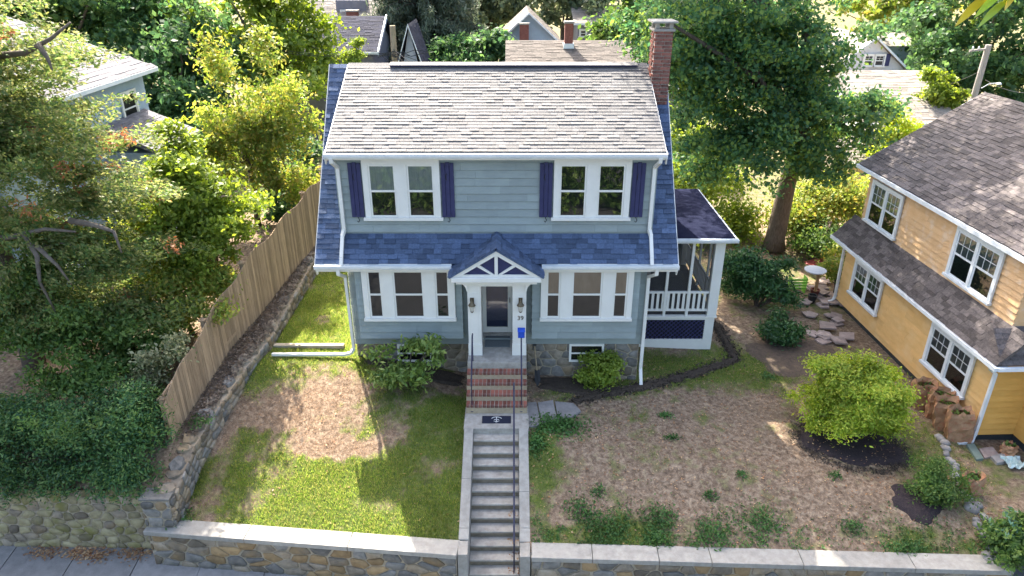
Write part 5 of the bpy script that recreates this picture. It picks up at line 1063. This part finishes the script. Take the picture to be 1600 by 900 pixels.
# shrubs on the right
def shrub(name, label, px, py, z, blobs, ncl, per, rc, L, W, mat, r0=.05, nl=7, cat='shrub', **k):
    p = at(px, py, z); p.z = H(p.x, p.y); bl = [((p.x + a, p.y + b, p.z + c), rr) for a, b, c, rr in blobs]
    t = thing(name, label, cat, p); o, C = foliage('foliage', bl, ncl, per, rc, L, W, mat, t, **k)
    for q in C[RNG.choice(len(C), nl, replace=False)]:
        q = Vector(q); MB().tube([p + Vector((rnd.uniform(-.06, .06), rnd.uniform(-.06, .06), -.05)), p.lerp(q, .5) + Vector((0, 0, .1)), q], [r0, r0 * .7, r0 * .25], 6).build('stem', bark, t, smooth=True)
    return t
shrub('rhododendron', 'large dark green rhododendron beside the screened porch', 1185, 470, -.1, [(0, .2, 1.0, (1.1, 1.0, .95)), (-.6, .5, 1.2, (.8, .8, .8)), (.55, .1, .75, (.8, .8, .7))], 400, 34, .17, .15, .055, g_rhod)
shrub('rhododendron', 'small rounded dark green shrub in front of the large rhododendron', 1217, 530, -.15, [(0, .1, .38, (.62, .55, .45))], 170, 34, .12, .12, .045, g_rhod)
shrub('japanese_maple', 'rounded lime-green weeping maple in the dark mulch bed', 1325, 680, -.3, [(-.05, .2, 1.15, (1.15, 1.0, .85)), (-.4, .0, .8, (.95, .9, .65)), (.35, -.1, .75, (.95, .85, .65)), (0, .4, 1.5, (.75, .7, .6))], 320, 230, .15, .085, .035, g_lime, .06, flat=.3, hang=.35, surf=.35, up=.8, bough=2.2)
shrub('azalea', 'small airy green shrub in mulch near the front wall corner', 1450, 795, -.75, [(0, .1, .42, (.58, .5, .38)), (.15, -.1, .3, (.5, .4, .3))], 210, 34, .10, .065, .03, g_mid, .025)
shrub('rhododendron', 'light green rhododendron left of the brick steps', 640, 600, .45, [(.62, -.1, 1.0, (.5, .3, .4)), (-.35, -.3, .4, (.5, .4, .4)), (.15, -.2, .55, (.45, .35, .4)), (-.45, -.1, .95, (.4, .25, .14))], 105, 26, .13, .15, .055, g_rho, .03, nl=14, flat=.6)
shrub('green_bush', 'rounded bright green bush below the right triple window', 936, 600, .05, [(0, -.1, .42, (.5, .4, .42)), (.2, .05, .7, (.35, .25, .2)), (-.3, .1, .72, (.3, .2, .15))], 190, 34, .10, .10, .045, g_bright, .025)
shrub('young_rhododendron', 'thin upright plant with dark leaves under the right triple window', 898, 580, .1, [(0, .2, 1.25, (.17, .14, .15)), (.05, .2, .95, (.16, .12, .1))], 26, 22, .06, .12, .045, g_rhod, .014, nl=4)
# compound-leaf plant at the lower right corner
p = at(1585, 868, -.9); p.z = -.95; su = thing('sumac', 'blue-green plant with feathery leaves at the lower right corner', 'plant', p); g_su = LEAF('sumac_leaf', [(.05, .12, .07), (.09, .18, .11), (.14, .24, .16)], .3)
PP = []; AX = []
for k in range(26):
    a = RNG.uniform(0, 6.28); el = RNG.uniform(.2, 1.1); d = np.array([math.cos(a) * math.cos(el), math.sin(a) * math.cos(el), math.sin(el)]); h0 = np.array([p.x, p.y, p.z + RNG.uniform(.2, .8)]) + RNG.normal(size=3) * .12; ln = RNG.uniform(.4, .75)
    MB().tube([tuple(np.array(p)), tuple(h0), tuple(h0 + d * ln * .6), tuple(h0 + d * ln - np.array([0, 0, .12]))], [.012, .01, .008, .004], 5).build('stem', bark, su)
    for t in np.linspace(.15, 1, 9):
        for s in (-1, 1):
            q = h0 + d * ln * t - np.array([0, 0, .12 * t * t]); sd = np.cross(d, [0, 0, 1]); sd /= np.linalg.norm(sd); PP.append(q + sd * s * .08); AX.append(sd * s)
leafobj('foliage', leafgeo(np.array(PP), .17, .06, 1.2, None, 0, .2, np.array(AX)), g_su, su)
shrub('green_bush', 'dark leafy bush below the feathery plant at the lower right corner', 1585, 890, -1.0, [(0, .2, .35, (.6, .5, .4))], 150, 34, .12, .11, .05, g_mid, .02)
# leaves in the paper bags
for P, t in BAGF: leafobj('clippings', leafgeo(P, .1, .05, .4), g_mid, t)
# ------------------------------------------------------------------ grass, weeds, fallen leaves
g_grass = LEAF('grass_blade', [(.055, .105, .022), (.09, .15, .03), (.15, .195, .042), (.26, .23, .09)], .58, 2.3); g_dry = LEAF('dry_grass', [(.19, .13, .08), (.27, .195, .12), (.36, .28, .18)], .5)
g_weed = LEAF('weed_leaf', [(.03, .085, .022), (.055, .13, .03), (.09, .17, .045)], .3); g_fall = LEAF('fallen_leaf', [(.20, .09, .045), (.33, .19, .09), (.42, .30, .17), (.14, .06, .035)], .2)
def inlawn(x, y):
    if x < XW(y) + .03 or y < YF(x) + .1 or x > 12.0: return False
    if -.8 < x < .8 and y > -6: return False
    if -3.95 < x < 3.95 and y > -.05: return False
    if 3.9 < x < 6.6 and y > 1.8: return False
    if segd(x, y, TRENCH) < .18: return False
    if ((x - JM.x) / 1.25) ** 2 + ((y - JM.y + .15) / 1.0) ** 2 < 1: return False
    if .8 < x < 2.3 and -2.4 < y < -1.3: return False
    return True
def blades(n, dens, hgt, wd, mat, name, label, x0, x1, y0, y1, cat='grass', lean=.5):
    r = random.Random(len(name)); V = []; tries = 0
    while len(V) < n * 3 and tries < n * 14:
        tries += 1; x = r.uniform(x0, x1); y = r.uniform(y0, y1)
        if not inlawn(x, y) or r.random() > dens(x, y): continue
        z = H(x, y) - .005; h = hgt * r.uniform(.5, 1.3); a = r.random() * 6.283; w2 = wd * r.uniform(.7, 1.3) / 2; dx, dy = math.cos(a) * w2, math.sin(a) * w2; b = r.random() * 6.283; l = h * lean * r.uniform(.2, 1.4)
        V += [(x - dx, y - dy, z), (x + dx, y + dy, z), (x + math.cos(b) * l, y + math.sin(b) * l, z + h)]
    me = npmesh(name, np.array(V), np.arange(len(V)).reshape(-1, 3), mat); return tag(objmesh(name, me), label, cat, kind='stuff')
blades(95000, lambda x, y: max(0, min(1, (green(x, y) - .25) * 1.7)), .065, .013, g_grass, 'lawn_grass', 'short green lawn grass left of the stairs', -7.1, -.8, -5.4, 6)
blades(24000, lambda x, y: max(0, min(1, .75 - green(x, y))), .035, .01, g_dry, 'dry_grass', 'dry straw-coloured grass in the bare patches of the left lawn', -7.1, -.8, -5.4, .5, lean=1.4)
blades(26000, lambda x, y: max(0, min(1, .75 - green(x, y))), .035, .01, g_dry, 'dry_grass', 'dry brown grass covering the lawn right of the stairs', .8, 12, -5.9, 2, lean=1.6)
blades(26000, lambda x, y: max(0, min(1, (green(x, y) - .25) * 1.4)), .05, .012, g_grass, 'thin_grass', 'thin green grass among the dry lawn right of the stairs', .8, 12, -5.9, 4.5)
# ground ivy and weed clumps: each clump a plant of its own
def clump(name, label, px, py, rx, ry, h, n, L, W, mat, group=None, up=1.0):
    p = at(px, py, -.4); zz = H(p.x, p.y); p = at(px, py, zz); rx *= 1.25; ry *= 1.3; q = RNG.normal(size=(n, 2)) * np.array([[rx, ry]]) * .55; P = np.array([(p.x + a, p.y + b, H(p.x + a, p.y + b) + abs(RNG.normal()) * h * math.exp(-(a / rx) ** 2 - (b / ry) ** 2)) for a, b in q])
    t = thing(name, label, 'plant', p, group); leafobj('foliage', leafgeo(P, L, W, up), mat, t); return t
clump('ground_ivy', 'carpet of green ground ivy beside the flagstones', 868, 665, .62, .34, .10, 1500, .07, .05, g_weed)
clump('ground_ivy', 'small green ivy carpet by the top of the right cheek wall', 838, 690, .2, .3, .08, 420, .07, .05, g_weed)
for px, py, rx, ry, h, n, lb in ((950, 830, .45, .3, .14, 900, 'wide leafy weed clump behind the wall cap, nearest the stairs'), (1028, 818, .3, .22, .15, 520, 'dark green weed tuft second from the stairs'), (1110, 848, .36, .26, .16, 900, 'round dense green weed clump spilling on the wall cap'), (1190, 825, .32, .3, .10, 520, 'spreading pale weed clump right of the round one'), (1330, 832, .2, .14, .08, 260, 'small dark weed tuft in the bare earth'), (1412, 872, .36, .16, .09, 420, 'low weed mat at the wall cap left of the airy shrub'),
                                (905, 800, .26, .22, .1, 380, 'ragged weed clump beside the right cheek wall'), (1040, 650, .14, .1, .07, 170, 'single green tuft in the dry lawn near the soil strip'), (1050, 685, .16, .1, .06, 160, 'faint green tuft below the single tuft in the dry lawn'), (1110, 772, .14, .1, .07, 150, 'little weed in the middle of the dry lawn'), (1160, 740, .1, .08, .06, 100, 'tiny weed in the centre right of the dry lawn'), (935, 765, .14, .12, .06, 130, 'tiny weed near the right cheek wall'), (1305, 745, .12, .1, .08, 120, 'weed sprouting at the edge of the mulch bed'), (1030, 855, .3, .15, .1, 380, 'low weeds along the cap between two bigger clumps'), (1200, 590, .2, .14, .08, 160, 'weed near the small rounded shrub')):
    clump('weed_clump', lb, px, py, rx, ry, h, n, .065, .03, g_weed)
for px, py, rx, lb in ((315, 655, .25, 'weeds at the foot of the fence near the hedge'), (440, 455, .3, 'weeds at the foot of the fence near the house corner'), (285, 800, .3, 'dark weeds in the corner below the stone pier')):
    z_ = .6 if py < 700 else -.7; p = at(px, py, z_); p.z = H(p.x, p.y); q = RNG.normal(size=(320, 3)) * np.array([[rx * .5, rx * .6, .06]]); q[:, 2] = abs(q[:, 2])
    leafobj('foliage', leafgeo(np.array(p) + q, .07, .035, .8), g_weed, thing('weed_clump', lb, 'plant', p))
def scatter(name, label, n, fn, L, W, mat, up=2.2):
    P = []
    while len(P) < n:
        q = fn()
        if q: P.append(q)
    return tag(leafobj(name, leafgeo(np.array(P), L, W, up), mat, None), label, 'leaves', kind='stuff')
r = random.Random(77)
def f_right():
    x, y = r.uniform(.8, 11.8), r.uniform(-5.9, 1.5); return (x, y, H(x, y) + .012 + r.random() * .012) if inlawn(x, y) else None
scatter('fallen_leaves', 'brown fallen leaves scattered over the dry right lawn', 2600, f_right, .055, .03, g_fall)
def f_low():
    x = r.choice((1.2, 2.2, 3.2, 4.5, 6.0, 9.3)) + r.gauss(0, .7); y = YF(x) + .18 + abs(r.gauss(0, .45)); return (x, y, H(x, y) + .01 + r.random() * .05) if inlawn(x, y) and fbm(x * 2.3, y * 2.3) > .47 else None
tag(scatter('low_weeds', 'low ragged weeds along the cap of the right front wall', 3800, f_low, .05, .026, g_weed, .9), cat='weeds')
def f_left():
    x, y = r.uniform(-7, -.8), r.uniform(-5.2, 1); return (x, y, H(x, y) + .03) if inlawn(x, y) else None
scatter('fallen_leaves', 'few pale fallen leaves on the left lawn', 150, f_left, .055, .03, g_fall)
def f_walk():
    c = r.choice(((-9.6, -4.62), (-9.2, -4.7), (-8.3, -4.62), (-10.4, -4.6))); return (c[0] + r.gauss(0, .22), min(-4.42, c[1] + r.gauss(0, .12)), -1.735 + r.random() * .03)
scatter('fallen_leaves', 'rust brown leaf litter on the sidewalk below the cobble wall', 900, f_walk, .06, .035, g_fall)
def f_ledge():
    y = r.uniform(-3.2, 6); x = XW(y) - r.uniform(.06, .75); return (x, y, ZL(y) + .05 + r.random() * .05)
scatter('leaf_litter', 'dark leaf litter on the ledge between the fence and stone wall', 5200, f_ledge, .07, .04, LEAF('dark_litter', [(.05, .04, .035), (.1, .075, .055), (.16, .12, .09)], .1))
def f_mulch():
    a, q = r.random() * 6.28, math.sqrt(r.random()); x, y = JM.x + 1.15 * q * math.cos(a), JM.y - .15 + .9 * q * math.sin(a); return (x, y, H(x, y) + .075)
scatter('fallen_leaves', 'small pale leaves and chips on the mulch around the lime maple', 170, f_mulch, .05, .02, g_fall)
def f_step():
    k = r.choice((9, 10, 10, 11, 6, 8)); return (r.uniform(.3, .54), -2.62 - .258 * k - r.uniform(.05, .25), .30 - .166 * (k + 1) + .01)
scatter('fallen_leaves', 'fallen leaves on the right side of the lower stairs', 90, f_step, .05, .03, g_fall)
def f_trench():
    k = r.randrange(len(TRENCH) - 1); q = TRENCH[k].lerp(TRENCH[k + 1], r.random()); x, y = q.x + r.gauss(0, .13), q.y + r.gauss(0, .13); return (x, y, H(x, y) + .03 + r.random() * .02)
g_soil = LEAF('soil_crumb', [(.025, .019, .014), (.05, .038, .028), (.09, .07, .05)], .0, rough=.9)
scatter('soil_crumbs', 'dark crumbs of earth along the dug soil strip', 2600, f_trench, .06, .05, g_soil, 1.0)
def f_edge():
    a, q = r.random() * 6.28, r.gauss(1.02, .09); x, y = JM.x + .1 + 1.25 * q * math.cos(a), JM.y - .15 + 1.0 * q * math.sin(a); return (x, y, H(x, y) + .02 + r.random() * .02)
scatter('mulch_chips', 'dark mulch chips strewn round the bed of the lime maple', 1800, f_edge, .07, .03, g_soil, 1.2)
# unseen greenery added behind the viewpoint only for the panes to mirror
hx = np.column_stack([RNG.uniform(-16, 18, 16000), RNG.normal(-21, 1.0, 16000), RNG.uniform(-1.9, 2.4, 16000)]); tag(leafobj('added_reflection_hedge', leafgeo(hx, .34, .22, .4), g_mid, None), 'unseen hedge added for the panes to mirror', 'hedge')
# twig with turning leaves hanging in from above, close to the camera
tw = thing('overhanging_twig', 'close twig with yellow and green leaves at the top right edge', 'twig', at(1560, -40, y=-13.2)); LY = bpy.data.materials
yl = M('yellow_leaf', [(.62, .42, .02), (.75, .58, .06)], .5, 9); gl = M('turning_green_leaf', [(.30, .45, .03), (.45, .55, .08)], .5, 9)
def bigleaf(a, b, w_, mat):
    A, B = at(*a, y=-13.2), at(*b, y=-13.25); d = B - A; s = d.cross(Vector((0, 1, .4))).normalized() * w_; up_ = Vector((0, -.02, .0)); vs = []; n = 8
    for i in range(n + 1):
        t = i / n; wv = math.sin(math.pi * min(1, t * .97 + .03)) ** .8 * (1 - .25 * t); c = A + d * t + Vector((0, .03 * math.sin(3 * t), -.02 * t * t)); vs += [c - s * wv + up_ * wv, c, c + s * wv + up_ * wv]
    MB().add(vs, [(i * 3 + k, i * 3 + k + 1, i * 3 + k + 4, i * 3 + k + 3) for i in range(n) for k in (0, 1)]).build('leaf', mat, tw, smooth=True)
bigleaf((1546, -8), (1494, 35), .035, yl); bigleaf((1566, -10), (1524, 22), .03, gl); bigleaf((1575, 0), (1530, 37), .03, gl); bigleaf((1590, -12), (1572, 10), .03, yl)
MB().tube([at(1545, -8, y=-13.2), at(1575, -14, y=-13.2), at(1640, -40, y=-13.2), at(1760, -160, y=-13.0)], [.004, .006, .01, .02], 6).build('stem', bark, tw)
